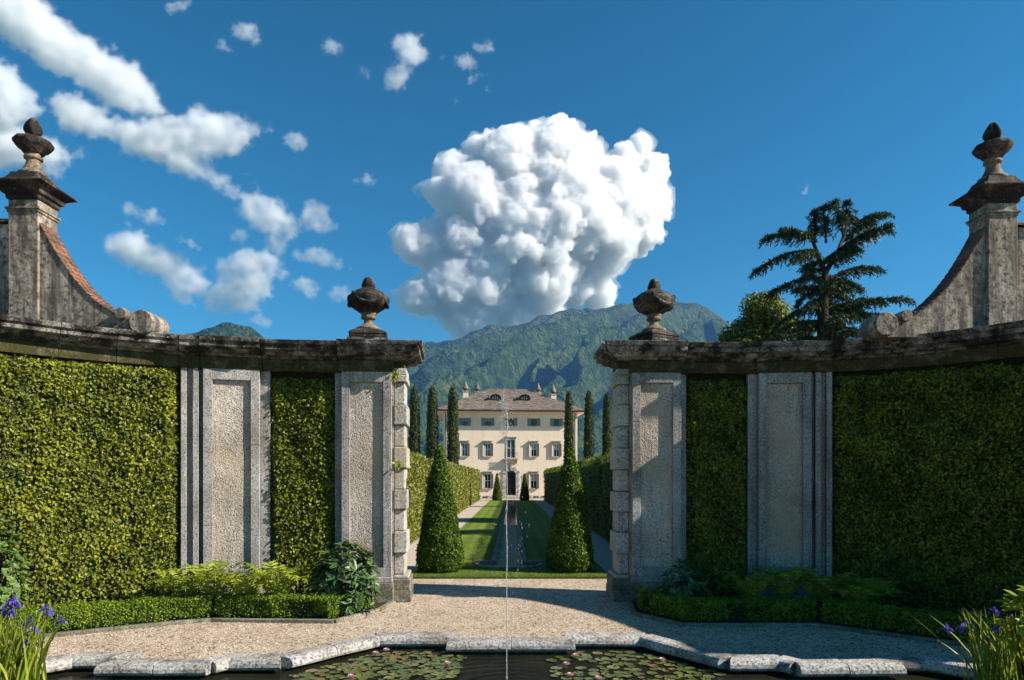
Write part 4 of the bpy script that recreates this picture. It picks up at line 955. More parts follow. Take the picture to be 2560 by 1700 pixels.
FR = [(5.35, 15.2, .8, 1.1, 'shaded fern nearest the narrow ivy strip'), (6.05, 15.2, .8, 1.3, 'upright shaded fern before the panelled pilaster'), (6.75, 15.0, .9, 1.2, 'large shaded fern beside the stepped pilaster'), (7.3, 14.6, .9, 1.05, 'shaded fern leaning over the box hedge'), (7.75, 14.75, .75, 1.05, 'shaded fern at the end nearest the broad dark ivy')]
for i, (x, y, r, h, lab) in enumerate(FR): fern(x, y, .05, r, h, 16, lab, 60 + i, 'fern')
def rosette_shrub(x, y, z, rx, ry, h, n, ln, label, seed, mat='shrub', name='leafy_shrub', per=9):
    g = np.random.default_rng(seed); root = empty(name, (x, y, z)); Ps, Ns, As = [], [], []; tips = []
    for k in range(n):
        v = g.normal(size=3); v[2] = abs(v[2]) * 1.1 + .1; v /= np.linalg.norm(v); q = g.uniform(.6, 1) ** .6
        c = np.array([v[0] * rx * q, v[1] * ry * q, h * .25 + v[2] * h * .75 * q]); tips.append(c); ax = unit(v + [0, 0, .5])
        for j in range(per):
            a = 2 * math.pi * j / per + g.uniform(-.3, .3); e = unit(np.cross(ax, [.3, .5, .8])); f = np.cross(ax, e); rd = e * math.cos(a) + f * math.sin(a)
            Ps.append(c); As.append(rd + ax * g.uniform(.1, .7)); Ns.append(ax - .3 * rd)
    leaves('foliage', np.array(Ps), np.array(Ns), np.array(As), g.uniform(.75, 1.15, len(Ps)) * ln, M[mat], root, LEAFL if ln > .1 else LEAF6, .2, .15, g)
    m = MB()
    for c in tips[::3]:
        m.tube([(0, 0, 0), (c[0] * .4, c[1] * .4, c[2] * .55), tuple(c)], [.018, .012, .006], 5)
    m.build('branches', M['bark'], root)
    return tag(root, label, 'shrub')
rosette_shrub(-3.75, 15.35, .05, .78, .55, 1.55, 80, .27, 'glossy long-leaved shrub at the foot of the sunlit gate pier', 3)
rosette_shrub(-3.50, 14.95, .05, .45, .30, .55, 18, .22, 'small low offshoot in front of the glossy shrub by the gate pier', 31)
rosette_shrub(3.85, 15.25, .05, .6, .40, 1.12, 40, .20, 'shaded long-leaved shrub at the foot of the shaded gate pier', 5, 'shrub')
rosette_shrub(-9.85, 12.9, .05, .62, .50, 2.3, 230, .10, 'pale green small-leaved shrub rising before the ivy at the picture edge', 8, 'light_shrub', per=8)
rosette_shrub(7.05, 9.35, .0, .42, .40, 1.5, 26, .24, 'bright yellow-green leafy plant catching sun beside the dark irises', 12, 'iris_leaf')

# ------------------------------------------------------------------ irises standing in the pond corners
def iris(x, y, rx, ry, nl, flowers, label, seed, lean, hmax=1.45):
    g = np.random.default_rng(seed); root = empty('iris_clump', (x, y, WZ)); V, F, q, b = [], [], [], 0
    for k in range(nl):
        bx_, by_ = g.normal() * rx * .5, g.normal() * ry * .5; a = g.uniform(0, 6.28); h = hmax * g.uniform(.55, 1.0); ln = np.array([lean + g.normal() * .20, g.normal() * .18]) * h
        w = g.uniform(.012, .022); n = 6; side = np.array([math.cos(a), math.sin(a), 0]) * w
        for i in range(n + 1):
            u = i / n; c = np.array([bx_ + ln[0] * u ** 1.7, by_ + ln[1] * u ** 1.7, h * (u - .10 * u ** 3)]); ww = side * (1 - u ** 2.5) + side * .04
            V += [c - ww, c + ww]
            if i: F.append((b + 2 * i - 2, b + 2 * i - 1, b + 2 * i + 1, b + 2 * i)); q.append(g.random() * .2 + .8 * ((k * 37) % 100) / 100)
        b += 2 * (n + 1)
    link('leaves', raw_mesh('leaves', V, F, M['iris_leaf'], rndattr=q), root)
    for (fx, fy, fz) in flowers:
        m = MB(); m.tube([(fx * .35, fy * .35, 0), (fx * .7, fy * .7, fz * .55), (fx, fy, fz)], [.008, .007, .006], 5); m.build('stem', M['iris_leaf'], root)
        P, N, A, sz = [], [], [], []
        for j in range(3):
            a = 2 * math.pi * j / 3 + fx * 9; r = np.array([math.cos(a), math.sin(a), 0])
            P.append([fx, fy, fz]); A.append(r + [0, 0, .1]); N.append([-.1 * r[0], -.1 * r[1], 1]); sz.append(.075)
            P.append(np.array([fx, fy, fz]) + r * .055); A.append(r * .5 + [0, 0, -1]); N.append(r + [0, 0, .5]); sz.append(.075)
            a += math.pi / 3; r = np.array([math.cos(a), math.sin(a), 0]); P.append([fx, fy, fz]); A.append(r * .5 + [0, 0, 1]); N.append(r); sz.append(.07)
        Vv, Ff, qq = leaf_data(np.array(P), np.array(N, float), np.array(A, float), np.array(sz), LEAF6, .15, .15, g)
        link('flower', raw_mesh('flower', Vv, Ff, M['iris_flower'], rndattr=qq), root)
    return tag(root, label, 'iris')
def fl(x0, y0, pts, Y): return [((px - 1280) / 1707 * Y - x0, (Y - y0) + rnd.uniform(-.12, .12), 3 + (1198 - py) / 1707 * Y - WZ) for px, py in pts]
iris(-7.22, 9.75, .42, .34, 230, fl(-7.22, 9.75, [(33, 1500), (25, 1512), (54, 1508), (20, 1532), (38, 1530), (105, 1522), (118, 1532), (140, 1556), (68, 1556), (45, 1567), (98, 1570), (72, 1605), (30, 1624)], 9.75), 'clump of purple irises with bright sunlit blades in the pond corner', 2, .09)
iris(7.05, 9.6, .46, .33, 150, fl(7.05, 9.6, [(2372, 1572), (2410, 1572), (2430, 1562), (2480, 1568), (2472, 1605), (2502, 1532), (2540, 1550)], 9.6), 'clump of blue irises in deep shade in the opposite pond corner', 6, -.14)

# ------------------------------------------------------------------ loose pebbles on the gravel court
def pebbles():
    g = np.random.default_rng(77); n = 26000; x = g.uniform(-8.5, 8.5, n); y = 11.2 + 6.4 * g.random(n) ** .9
    inp = np.zeros(n, bool); j = len(POOL) - 1
    def inside(Pg, x, y):
        r = np.zeros(len(x), bool); j = len(Pg) - 1
        for i in range(len(Pg)):
            (xi, yi), (xj, yj) = Pg[i], Pg[j]
            r ^= ((yi > y) != (yj > y)) & (x < (xj - xi) * (y - yi) / (yj - yi + 1e-12) + xi); j = i
        return r
    bl = LK + [LW(s, 0, 0)[:2] for s in (11, 8, 5, 2, .3)]; br = RK + [RW(s, 0, 0)[:2] for s in (11, 8, 5, 2, .3)]
    ok = ~(inside(POOL, x, y) | inside(bl, x, y) | inside(br, x, y)); x, y = x[ok], y[ok]; n = len(x)
    v0 = np.array([(1, 0, 0), (-1, 0, 0), (0, 1, 0), (0, -1, 0), (0, 0, 1), (0, 0, -1)], float); f0 = np.array([(0, 2, 4), (2, 1, 4), (1, 3, 4), (3, 0, 4), (2, 0, 5), (1, 2, 5), (3, 1, 5), (0, 3, 5)])
    r = g.uniform(.007, .018, n); a = g.random(n) * 6.28; sq = g.uniform(.55, 1, (n, 1)); c, s_ = np.cos(a)[:, None], np.sin(a)[:, None]
    vx, vy, vz = v0[None, :, 0], v0[None, :, 1] * sq, v0[None, :, 2] * .6
    V = np.stack([x[:, None] + r[:, None] * (vx * c - vy * s_), y[:, None] + r[:, None] * (vx * s_ + vy * c), .004 + r[:, None] * vz + 0 * x[:, None]], -1).reshape(-1, 3)
    F = (f0[None] + (np.arange(n) * 6)[:, None, None]).reshape(-1, 3)
    s = NT('pebble'); col = s.ramp(s.n('Attribute', attribute_name='rnd').outputs['Fac'], [(0, (.15, .105, .075)), (.3, (.38, .30, .22)), (.7, (.56, .46, .36)), (1, (.78, .70, .60))])
    o = link('pebbles', raw_mesh('pebbles', V, F, s.done(s.pbr(col, .85, None, .2)), rndattr=np.repeat(g.random(n), 8))); tag(o, 'loose beige pebbles on the gravel court', kind='stuff')
pebbles()

# ================================================================== tall hedges, topiary and trees
def hedge_wall(x_in, x_out, y0, y1, h, n, label, seed):
    """clipped hedge; x_in is the face towards the lawn"""
    g = np.random.default_rng(seed); root = empty('tall_hedge', ((x_in + x_out) / 2, (y0 + y1) / 2, 0)); o0 = np.array(root.location[:])
    sgn = 1 if x_in > x_out else -1; f = g.random(n); face = f < .66; top = (f >= .66) & (f < .9); end = f >= .9
    y = y0 + (y1 - y0) * g.random(n) ** 1.7; y = np.where(end, y0, y); w = abs(x_in - x_out)
    x = np.where(face, x_in, x_in - sgn * w * g.random(n)); z = np.where(top, h, .05 + (h - .05) * g.random(n))
    hz = (fbm(np.stack([y * .5, np.zeros(n), np.full(n, seed)], 1), 3) - .5) * .30; z = np.where(top, z + hz, z * (1 + hz / h))
    lump = fbm(np.stack([x, y * 1.3, z * .8], 1) * 1.6 + seed, 4); vert = fbm(np.stack([x * 0, y * 3.2, z * .25], 1) + seed, 3)
    dv = (lump - .5) * .28 + (vert - .5) * .30
    P = np.stack([x + np.where(face, sgn * dv, 0), y - np.where(end, dv, 0), z + np.where(top, dv, 0)], 1) + g.normal(size=(n, 3)) * .03
    N = np.stack([np.where(face, sgn * 1., 0), np.where(end, -1., 0), np.where(top, 1., .25)], 1)
    leaves('foliage', P - o0, N, (0, 0, .5), g.uniform(.07, .13, n) * (1 + (y - y0) / 60), M['hornbeam'], root, LEAF4, .55, 1.0, g, bias=np.clip(lump * .5 + vert * .5 + .05, 0, 1))
    m = MB(); a, b = sorted((x_in - sgn * .14, x_out + sgn * .1)); k = 40; rings = []
    for i in range(k + 1):
        yy = y0 + .12 + (y1 - y0 - .2) * i / k; rings.append([(a - o0[0], yy - o0[1], 0), (b - o0[0], yy - o0[1], 0), (b - o0[0], yy - o0[1], h - .22), (a - o0[0], yy - o0[1], h - .22)])
    m.loft(rings); m.build('foliage_core', M['hedgecore'], root)
    return tag(root, label, 'hedge')
hedge_wall(-4.66, -6.0, 21.2, 96.5, 4.15, 46000, 'tall clipped hedge with its long face lit yellow-green by the sun', 5)
hedge_wall(4.62, 5.9, 21.2, 96.5, 4.15, 34000, 'tall clipped hedge with its long face in dark shade', 6)

def topiary(name, x, y, prof, n, size, mat, label, cat, seed, group=None, jn=.6, lum=.035, grow=(0, 0, 1)):
    """clipped evergreen: prof = [(r, z)]"""
    g = np.random.default_rng(seed); root = empty(name, (x, y, 0)); pr = np.array(prof, float)
    seg = np.hypot(np.diff(pr[:, 0]), np.diff(pr[:, 1])) * (pr[:-1, 0] + pr[1:, 0] + .02); c = np.r_[0, np.cumsum(seg)]; u = g.random(n) * c[-1]
    i = np.clip(np.searchsorted(c, u) - 1, 0, len(seg) - 1); t = (u - c[i]) / seg[i]; r = pr[i, 0] + (pr[i + 1, 0] - pr[i, 0]) * t; z = pr[i, 1] + (pr[i + 1, 1] - pr[i, 1]) * t
    a = g.random(n) * 2 * math.pi; sl = np.stack([pr[i + 1, 1] - pr[i, 1], -(pr[i + 1, 0] - pr[i, 0])], 1); sl = unit(sl)
    D = np.stack([np.cos(a), np.sin(a), np.zeros(n)], 1); N = D * sl[:, :1] + np.array([0, 0, 1.]) * sl[:, 1:]
    q = fbm(np.column_stack([D * r[:, None] * 3, z * 3])[:, [0, 1, 3]] + seed, 4)
    P = D * r[:, None] + np.array([0, 0, 1.]) * z[:, None] + N * ((q - .5) * lum * 3 + g.normal(size=n) * lum * .5)[:, None]
    leaves('foliage', P, N, grow, g.uniform(.7, 1.3, n) * size, M[mat], root, LEAF4, jn, .8, g, bias=np.clip(q + .05, 0, 1))
    m = MB(); m.lathe([(max(r_ - lum * 1.4, .01), z_) for r_, z_ in prof], seg=20); m.build('foliage_core', M['darkcore'], root, True)  # solid inner body, dark colour gives the shade behind the leaves
    m = MB(); m.tube([(0, 0, -.05), (0, 0, prof[0][1] + .4)], .07, 8); m.build('trunk', M['bark'], root)
    return tag(root, label, cat, group)
CONE = [(.10, .06), (.66, .08), (.74, .30), (.72, .60), (.62, 1.2), (.50, 1.9), (.36, 2.7), (.22, 3.4), (.10, 3.9), (.02, 4.08)]
topiary('cone_topiary', -2.33, 22.1, CONE, 15000, .075, 'yew', 'large clipped yew cone left of the lawn basin, sunlit', 'topiary', 3, 'large yew cones')
topiary('cone_topiary', 1.88, 22.1, CONE, 15000, .075, 'yew', 'large clipped yew cone right of the lawn basin, mostly shaded', 'topiary', 4, 'large yew cones')
SM = [(r * .86, z * .92) for r, z in CONE]
topiary('cone_topiary', -2.08, 95, SM, 2600, .16, 'yew', 'small clipped cone left of the villa door', 'topiary', 5, 'small cones by the villa door')
topiary('cone_topiary', 1.75, 95, SM, 2600, .16, 'yew', 'small clipped cone right of the villa door', 'topiary', 6, 'small cones by the villa door')
def colprof(h, r): return [(.1, .4), (r * .8, .5), (r, 1.5), (r * 1.02, h * .45), (r * .92, h * .75), (r * .72, h * .92), (r * .40, h * .98), (.03, h)]
for k, (px, top, Y, r, lab) in enumerate(((1132, 964, 72, .58, 'columnar cypress beside the villa corner, nearest its sunlit hedge end'), (1081, 966, 72, .58, 'middle columnar cypress of the three beyond the sunlit hedge'), (1036, 966, 72, .55, 'columnar cypress half hidden by the sunlit gate jamb'),
                                   (1422, 980, 72, .46, 'columnar cypress rising behind the shaded yew cone'), (1472, 977, 72, .46, 'middle columnar cypress of the three beyond the shaded hedge'), (1518, 981, 72, .46, 'columnar cypress half hidden by the shaded gate jamb'))):
    topiary('columnar_cypress', (px - 1280) / 1707 * Y, Y, colprof(3 + (1198 - top) / 1707 * Y, r), 7000, .15, 'cypress', lab, 'cypress', 30 + k, 'columnar cypresses before the villa', .6, .07)

# ------------------------------------------------------------------ cedar beyond the wall
def cedar():
    g = np.random.default_rng(21); Y0 = 34.0; k = Y0 / 1707
    W2 = lambda px, py: ((px * 1.0843 - 1280) * k, 3 + (1198 - py * 1.0843) * k)
    bx, _ = W2(1900, 790); root = empty('cedar_tree', (bx, Y0, 0))
    def L(px, py, dy=0.): x, z = W2(px, py); return np.array([x - bx, dy, z])
    m = MB()
    trunk = [np.array([0, 0, 0.]), L(1898, 790), L(1897, 720), L(1901, 660), L(1903, 628)]
    m.tube(trunk, [.42, .30, .26, .21, .17], 9)
    m.tube([trunk[-1], L(1890, 600), L(1880, 570), L(1868, 545)], [.15, .12, .09, .05], 7); m.tube([trunk[-1], L(1918, 605), L(1932, 580), L(1945, 545), L(1955, 505)], [.15, .12, .10, .08, .04], 7)
    tips = []   # (start, tip, sag)
    main = [((1868, 545), (1764, 545)), ((1885, 575), (1765, 603)), ((1890, 590), (1800, 620)), ((1898, 640), (1805, 655)), ((1870, 545), (1800, 530)), ((1880, 560), (1860, 500)), ((1905, 560), (1880, 490)), ((1945, 545), (1900, 485)), ((1955, 510), (1945, 470)), ((1955, 505), (1985, 490)),
            ((1945, 540), (2056, 482)), ((1940, 560), (2030, 500)), ((1935, 575), (2005, 555)), ((1925, 590), (2010, 545)), ((1903, 640), (1985, 640)), ((1902, 650), (2050, 606)), ((1902, 660), (2040, 640)), ((1901, 670), (1985, 680)), ((1900, 690), (1840, 720)), ((1900, 700), (1815, 735)),
            ((1899, 715), (1990, 705)), ((1899, 725), (2040, 690)), ((1899, 735), (2085, 700)), ((1898, 740), (2060, 735)), ((1898, 745), (1800, 760)), ((1898, 755), (1790, 785)), ((1898, 765), (1980, 760)), ((1898, 770), (2000, 780)), ((1898, 780), (1830, 800)), ((1897, 785), (1970, 800)), ((1900, 655), (1850, 690)), ((1905, 640), (1940, 680)), ((1870, 550), (1830, 560)), ((1900, 670), (1930, 720))]
    for s, t in main: tips.append((L(*s), L(*t, dy=g.normal() * 1.0)))
    for q in range(24):
        zt = g.uniform(.0, 1.0) ** 1.7; s = L(1899, 790 - 230 * zt); ln = (1.2 + 1.6 * (1 - zt)) * g.uniform(.6, 1.1); a = g.choice([-1, 1]) * math.pi / 2 + g.normal() * .6
        tips.append((s, s + np.array([math.cos(a) * ln, math.sin(a) * ln, g.uniform(-.1, .5)])))
    Ps, As, Ns = [], [], []
    for s, t in tips:
        n = 9; L0 = np.linalg.norm(t - s); u = np.linspace(0, 1, n); C = s + (t - s) * u[:, None] + np.array([0, 0, 1.]) * (np.sin(u * math.pi) * .10 * L0)[:, None]
        m.tube([tuple(c) for c in C], [.06 * (1 - .85 * v) + .008 for v in u], 5)
        d = unit((t - s)[None])[0]; side = np.cross(d, [0, 0, 1.]); side /= max(np.linalg.norm(side), .1)
        for j in range(int(10 + L0 * 20)):
            v = g.uniform(.12, 1.0); c = s + (t - s) * v + np.array([0, 0, math.sin(v * math.pi) * .10 * L0]); sd = g.choice([-1, 1]); ln = g.uniform(.35, 1.0) * (1.15 - .5 * v)
            di = d * g.uniform(.3, .9) + side * sd * g.uniform(.1, .9); K = 9; w = np.linspace(0, 1, K)
            T = c + di * (ln * w * .75)[:, None] + np.array([0, 0, -1.]) * (ln * .55 * w ** 2)[:, None]
            tg = np.gradient(T, axis=0)
            Ps.append(np.repeat(T, 2, 0)); As.append(np.repeat(tg, 2, 0) / .1 + g.normal(size=(2 * K, 3)) * .45); Ns.append(g.normal(size=(2 * K, 3)))
    m.build('trunk', M['bark'], root, True)
    P = np.vstack(Ps); leaves('crown', P, np.vstack(Ns), np.vstack(As), g.uniform(.11, .20, len(P)), M['cedar'], root, (NEEDLE[0] * [1, 1.5, 1], NEEDLE[1]), .1, .05, g)
    tag(root, 'tall dark cedar with drooping layered branches beyond the shaded wall', 'cedar')
cedar()
def broad_tree(x, y, h, rx, rz, n, label, seed, name='broadleaf_tree', mat='broad'):
    g = np.random.default_rng(seed); root = empty(name, (x, y, 0)); c0 = np.array([0, 0, h - rz]); m = MB()
    m.tube([(0, 0, 0), (.1, 0, h * .3), (0, .1, h - rz * 1.2), (.1, 0, h - rz * .5)], [.3, .22, .14, .05], 8); cl = []
    for k in range(100):
        v = unit(g.normal(size=3)); q = g.random() ** .4; c = c0 + v * [rx, rx, rz] * q * [1, 1, 1]; cl.append((c, g.uniform(.55, 1.0)))
        m.tube([(0, 0, h - rz * 1.3), tuple((c + [0, 0, h - rz * 1.3]) * [.5, .5, .5] + [0, 0, .2]), tuple(c)], [.07, .04, .015], 5)
    m.build('trunk', M['bark'], root, True); per = n // len(cl); P, N = [], []
    for c, r in cl:
        v = unit(g.normal(size=(per, 3))); P.append(c + v * r * (g.random((per, 1)) ** .4)); N.append(v + [0, 0, .6])
    leaves('crown', np.vstack(P), np.vstack(N), (0, 0, -.3), g.uniform(.15, .27, per * len(cl)), M[mat], root, LEAF4, .6, .9, g)
    return tag(root, label, 'tree')
broad_tree(16.7, 45, 15.5, 2.5, 4.4, 52000, 'sunlit yellow-green broadleaf tree left of the cedar trunk', 9)
broad_tree(14.75, 47, 13.3, 1.6, 3.6, 22000, 'darker low tree peeping over the wall beside the yellow-green tree', 10, mat='yew')
broad_tree(18.8, 46, 13.3, 1.9, 3.6, 16000, 'small sunlit tree seen through the lower cedar branches', 14)

# ================================================================== clouds (real volumes, far behind the mountain)
def ico(sub):
    bm = bmesh.new(); bmesh.ops.create_icosphere(bm, subdivisions=sub, radius=1)
    v = np.array([x.co[:] for x in bm.verts]); f = np.array([[y.index for y in x.verts] for x in bm.faces]); bm.free(); return v, f
ICO1, ICO2, ICO3 = ico(1), ico(2), ico(3)
def m_cloud(name, mfp, g=.2, alb=1.0):
    s = NT(name); v = s.n('VolumeScatter'); v.inputs['Color'].default_value = (alb, alb, alb, 1); v.inputs['Density'].default_value = 1 / mfp; v.inputs['Anisotropy'].default_value = g
    return s.done(None, v.outputs[0])
def m_fog(name, mfp, scale, lo, hi, g=.3):
    """cloud whose density follows the soft-edged fog grid, broken up by turbulence"""
    s = NT(name); a = s.n('Attribute', attribute_name='density').outputs['Fac']
    n = s.noise(s.pos(), scale, 5, .62, .4)
    d = s.math('MULTIPLY', s.math('MULTIPLY', s.ramp(s.math('ADD', s.math('MULTIPLY', a, .55), s.math('MULTIPLY', n, .75)), [(lo, 0.), (hi, 1.)]), a), 1 / mfp)
    v = s.n('VolumeScatter'); v.inputs['Color'].default_value = (1, 1, 1, 1); s.put(v.inputs['Density'], d); v.inputs['Anisotropy'].default_value = g
    return s.done(None, v.outputs[0])
def fogify(o, vox, band, mat, name='vapour'):
    v = link(name, bpy.data.volumes.new(name), o); m = v.modifiers.new('fog', 'MESH_TO_VOLUME'); m.object = o; m.resolution_mode = 'VOXEL_SIZE'
    m.voxel_size = vox; m.interior_band_width = band; m.density = 1.0; v.data.materials.append(mat)
CD = 9000.0; CK = CD / 1707 * 1.0843              # cloud distance, metres per sketch unit
def cloud(name, blobs, label, mat, voxel, disp, fluff=.9, low=-.3, flat=1.0, seed=1, child=(.12, .3), group=None, warp=0.0, dist=1.0, fine=0):
    g = np.random.default_rng(seed); sp = [(b[0], b[1], b[2], b[3] if len(b) > 3 else 0) for b in blobs]
    if fine: sp = [(x, y, r, d - (1420 - x) * .30) for x, y, r, d in sp]
    for (x, y, r, d) in list(sp):
        n = int(r * fluff) + 4
        v = unit(g.normal(size=(n, 3))); v = v[v[:, 2] > low]
        q = r * g.uniform(*child, len(v))
        sp += [(x + a[0] * r * .95, y - a[2] * r * .95, qq, d + a[1] * r * .95) for a, qq in zip(v, q)]
    if fine:                                             # a second generation of small puffs
        base = [q for q in sp[len(blobs):] if q[2] > 8]
        for (x, y, r, d) in base:
            v = unit(g.normal(size=(fine, 3))); v = v[v[:, 2] > -.2]; q = r * g.uniform(.22, .45, len(v))
            sp += [(x + a[0] * r * .9, y - a[2] * r * .9, qq, d + a[1] * r * .9) for a, qq in zip(v, q)]
    Vs, Fs, b = [], [], 0
    for (x, y, r, d) in sp:
        v, f = ICO3 if r > 35 else ICO2 if r > 9 else ICO1
        q = 1 + d * flat * 1.0843 / 1707; c = np.array([(x - 1180.5) * q, d * flat, (1105 - y) * q])
        Vs.append((c + v * r * [1, flat, 1])); Fs.append(f + b); b += len(v)
    V = np.vstack(Vs)
    if warp:
        P = V / 28.0; w = np.stack([fbm(P + 9.1 * k, 3) - .5 for k in range(3)], 1); V = V + warp * w * [1.6, 1, .8]
    K = CK * dist; V = V * K + [0, CD * dist, 3]
    o = link(name, raw_mesh(name, V, np.vstack(Fs), mat))
    m = o.modifiers.new('join', 'REMESH'); m.mode = 'VOXEL'; m.voxel_size = voxel * K; m.use_smooth_shade = True
    for kk, (sc, st) in enumerate(disp):
        if fine and kk == len(disp) - 1:
            m = o.modifiers.new('join', 'REMESH'); m.mode = 'VOXEL'; m.voxel_size = voxel * K; m.use_smooth_shade = True
        t = bpy.data.textures.new('puffs', 'CLOUDS'); t.noise_scale = sc * K; t.noise_depth = 2
        m = o.modifiers.new('puffs', 'DISPLACE'); m.texture = t; m.texture_coords = 'GLOBAL'; m.strength = st * K; m.mid_level = .5
    return tag(o, label, 'cloud', group)
def veil(o_, K_, amp, sc, mat, vox):
    V0 = o_.data; n_ = len(V0.vertices); co = np.empty(n_ * 3); V0.vertices.foreach_get('co', co); co = co.reshape(-1, 3); P_ = co / (K_ * sc)
    w_ = np.stack([fbm(P_ + 5.7 * k, 4) - .5 for k in range(3)], 1); me_ = V0.copy(); me_.vertices.foreach_set('co', (co + w_ * K_ * amp).ravel()); me_.materials.clear(); me_.materials.append(mat)
    ve = link('veil', me_, o_); m_ = ve.modifiers.new('join', 'REMESH'); m_.mode = 'VOXEL'; m_.voxel_size = vox * K_; m_.use_smooth_shade = True
MC = m_cloud('cumulus', 7.5 * CK, .5, .999); MH = m_cloud('thin_mist', 900 * CK)
cum = cloud('cumulus_cloud', [(1100, 480, 95), (1190, 420, 110, 20), (1280, 400, 105), (1300, 500, 120, -10), (1200, 560, 120), (1400, 470, 100), (1460, 470, 75, 20), (1470, 540, 52), (1380, 555, 88),
    (1060, 560, 75), (1000, 570, 52), (948, 560, 40), (1120, 640, 95, 10), (1230, 640, 88), (1050, 660, 72), (965, 685, 40), (1330, 665, 45, 30), (1385, 682, 38, 30), (1080, 720, 60, 20), (1180, 715, 55, 20), (1250, 705, 50, 20),
    (1050, 400, 48, 20), (1110, 365, 45, 30), (1160, 350, 40, 10), (1230, 325, 42, 20), (1295, 315, 42), (1335, 350, 36), (1475, 335, 27, 20), (1440, 370, 36, 10), (1500, 400, 40, 10), (1505, 450, 36), (1020, 450, 38)],
    'huge white towering cumulus cloud above the mountain and villa', MC, 1.7, ((60, 20), (26, 11), (13, 9), (6, 7)), seed=4, fine=8, child=(.08, .24), fluff=1.7, warp=24)
veil(cum, CK, [90, 40, 60], 24, m_cloud('cumulus_veil', 45 * CK), 3.4)
MF = m_fog('broken_cloud', 11 * CK, 1 / (12 * CK), .45, .61); MG = m_fog('wispy_cloud', 15 * CK, 1 / (7 * CK), .44, .62)
SKYGROUP = 'small fair-weather clouds'
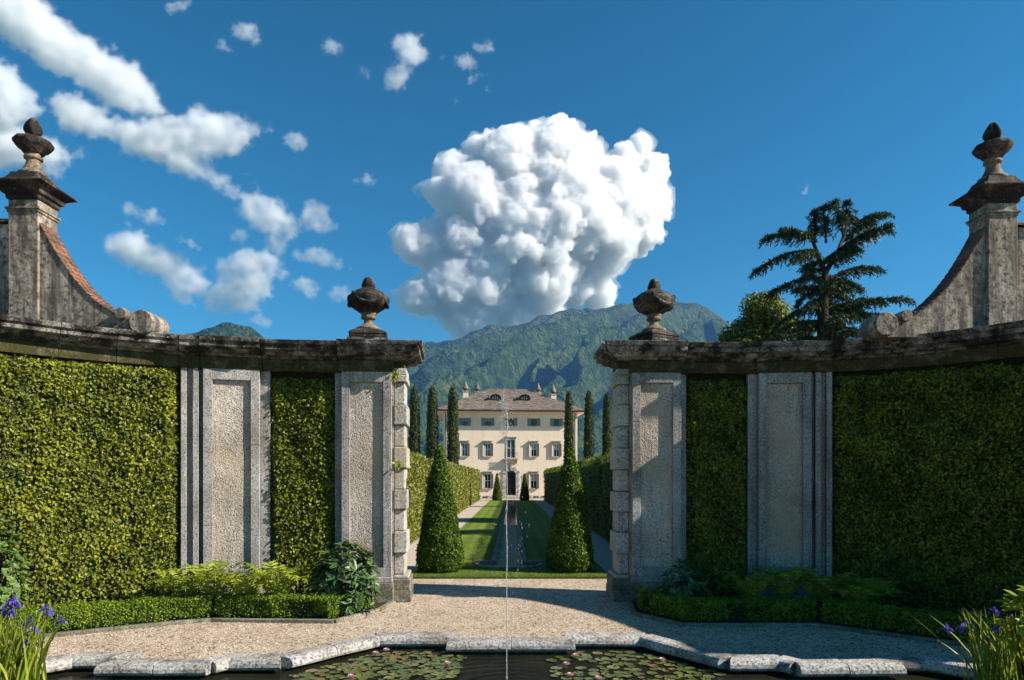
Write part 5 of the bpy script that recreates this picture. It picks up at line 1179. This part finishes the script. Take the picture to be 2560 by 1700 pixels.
small = [
 ('long slanting white cloud bank reaching the top of the sky at the corner', [(20, 20, 50), (70, 60, 48), (120, 100, 46), (170, 130, 44), (220, 165, 44), (275, 195, 46), (325, 228, 36), (355, 252, 24), (215, 100, 16), (250, 115, 14), (285, 145, 16), (300, 160, 10), (40, 0, 40)], 1),
 ('white cloud cut by the picture edge above the finial', [(-10, 205, 48), (30, 235, 40), (65, 248, 26), (0, 265, 40)], 1),
 ('broad white cloud bank stretching across the middle of the sky', [(140, 238, 26), (170, 265, 36), (215, 285, 32), (260, 300, 26), (310, 318, 34), (365, 325, 42), (415, 330, 44), (455, 290, 34), (490, 315, 44), (535, 315, 34), (575, 300, 22), (425, 365, 36), (465, 390, 26), (500, 420, 22), (530, 445, 18), (545, 270, 12), (620, 295, 14), (560, 400, 10), (590, 420, 9)], 1),
 ('soft cloud behind the stone finial on the tall pedestal', [(10, 340, 45), (60, 345, 36), (110, 352, 30), (150, 362, 22), (185, 350, 12), (120, 390, 18)], 1),
 ('white cloud with a bright upright puff right of centre-left sky', [(585, 475, 30), (620, 500, 34), (655, 525, 28), (640, 555, 22), (725, 495, 27), (735, 515, 24), (765, 518, 13), (690, 520, 14), (555, 542, 18), (640, 575, 18), (610, 560, 12)], 1),
 ('rounded white cloud low above the curved wall buttress', [(275, 562, 26), (310, 575, 36), (355, 600, 34), (400, 625, 32), (440, 650, 30), (420, 680, 24), (255, 555, 14), (460, 660, 18)], 1),
 ('puffy white cloud just above the low wooded hill', [(520, 625, 26), (565, 610, 32), (610, 605, 28), (645, 628, 20), (590, 650, 34), (545, 660, 34), (505, 690, 30), (560, 690, 28), (525, 715, 18)], 1),
 ('flat streak of cloud sloping down towards the urn', [(690, 590, 15), (720, 588, 18), (745, 598, 17), (775, 608, 13), (805, 616, 8)], 0),
 ('small ragged cloudlet left of the urn pedestal', [(700, 655, 17), (718, 672, 15), (680, 655, 10), (724, 690, 7)], 0),
 ('small round cloudlet touching the urn rim', [(775, 678, 17), (795, 675, 15), (805, 690, 8)], 0),
 ('tiny cloudlet hanging beside the top of the wooded hill', [(595, 735, 13), (610, 745, 12), (622, 742, 7)], 0),
 ('small bright cloudlet at the end of the broad bank', [(678, 322, 17), (690, 335, 15), (700, 340, 8)], 0),
 ('tiny three-pointed cloudlet alone in blue sky', [(825, 418, 9), (845, 412, 12), (860, 420, 8)], 0),
 ('bright white puff high in the sky over the great cumulus', [(925, 105, 20), (945, 110, 26), (955, 125, 24), (970, 135, 14), (938, 90, 14), (915, 165, 22), (905, 185, 22), (930, 190, 14), (890, 180, 10), (840, 165, 12), (845, 180, 10)], 1),
 ('scattered thin cloud shreds right of the high puff', [(1070, 143, 16), (1085, 150, 12), (1105, 110, 13), (1125, 105, 14), (1090, 95, 8), (1085, 185, 12), (1110, 175, 8), (1120, 205, 7), (1050, 232, 8), (1025, 130, 7)], 0),
 ('faint wisp of cloud near the top edge', [(545, 70, 14), (570, 72, 18), (590, 90, 11), (560, 55, 9), (510, 105, 13), (525, 118, 8)], 0),
 ('faint round wisp in the dark blue upper sky', [(765, 108, 15), (775, 118, 9)], 0),
 ('thin pair of wisps above the rounded low cloud', [(295, 480, 15), (320, 490, 12), (350, 500, 17), (372, 510, 10), (290, 515, 10)], 0),
 ('thin sloping wisp beside the rounded low cloud', [(420, 555, 9), (440, 565, 12), (460, 575, 8)], 0),
 ('thin wisp at the very top of the sky', [(395, 18, 13), (415, 10, 13), (430, 5, 10)], 0),
 ('thin cloud strip behind the cedar tips', [(1985, 560, 12), (2005, 552, 12), (2025, 546, 10), (2045, 526, 8), (2060, 524, 7), (2000, 540, 7)], 0),
 ('small feathery wisp in clear sky beside the cedar', [(1852, 440, 8), (1860, 430, 7)], 0),
]
for i, (lab, bl, big) in enumerate(small):
    far = (.66, .78, .72, .84, .69, .81, .75)[i % 7]          # the small clouds drift at different distances
    gq = random.Random(i); bl = list(bl) + [(b_[0] + b_[2] * gq.uniform(-1.7, 1.9), b_[1] + b_[2] * gq.uniform(-1.25, .9), b_[2] * gq.uniform(.10, .24)) for b_ in bl for _ in range(4)]
    bl = [(b_[0], b_[1], b_[2] * (1.34 if big else 1.42)) for b_ in bl]; o_ = cloud('cloud', bl, lab, MH, 3.0 if big else 2.2, ((16, 15), (7, 9), (4, 4)) if big else ((9, 11), (4.5, 7)), fluff=1.7, low=-.8, flat=.55, seed=20 + i, child=(.12, .36), group=SKYGROUP, warp=28 if big else 18, dist=far)
    fogify(o_, 2.1 * CK * far, (16 if big else 9) * CK * far, MF if big else MG)
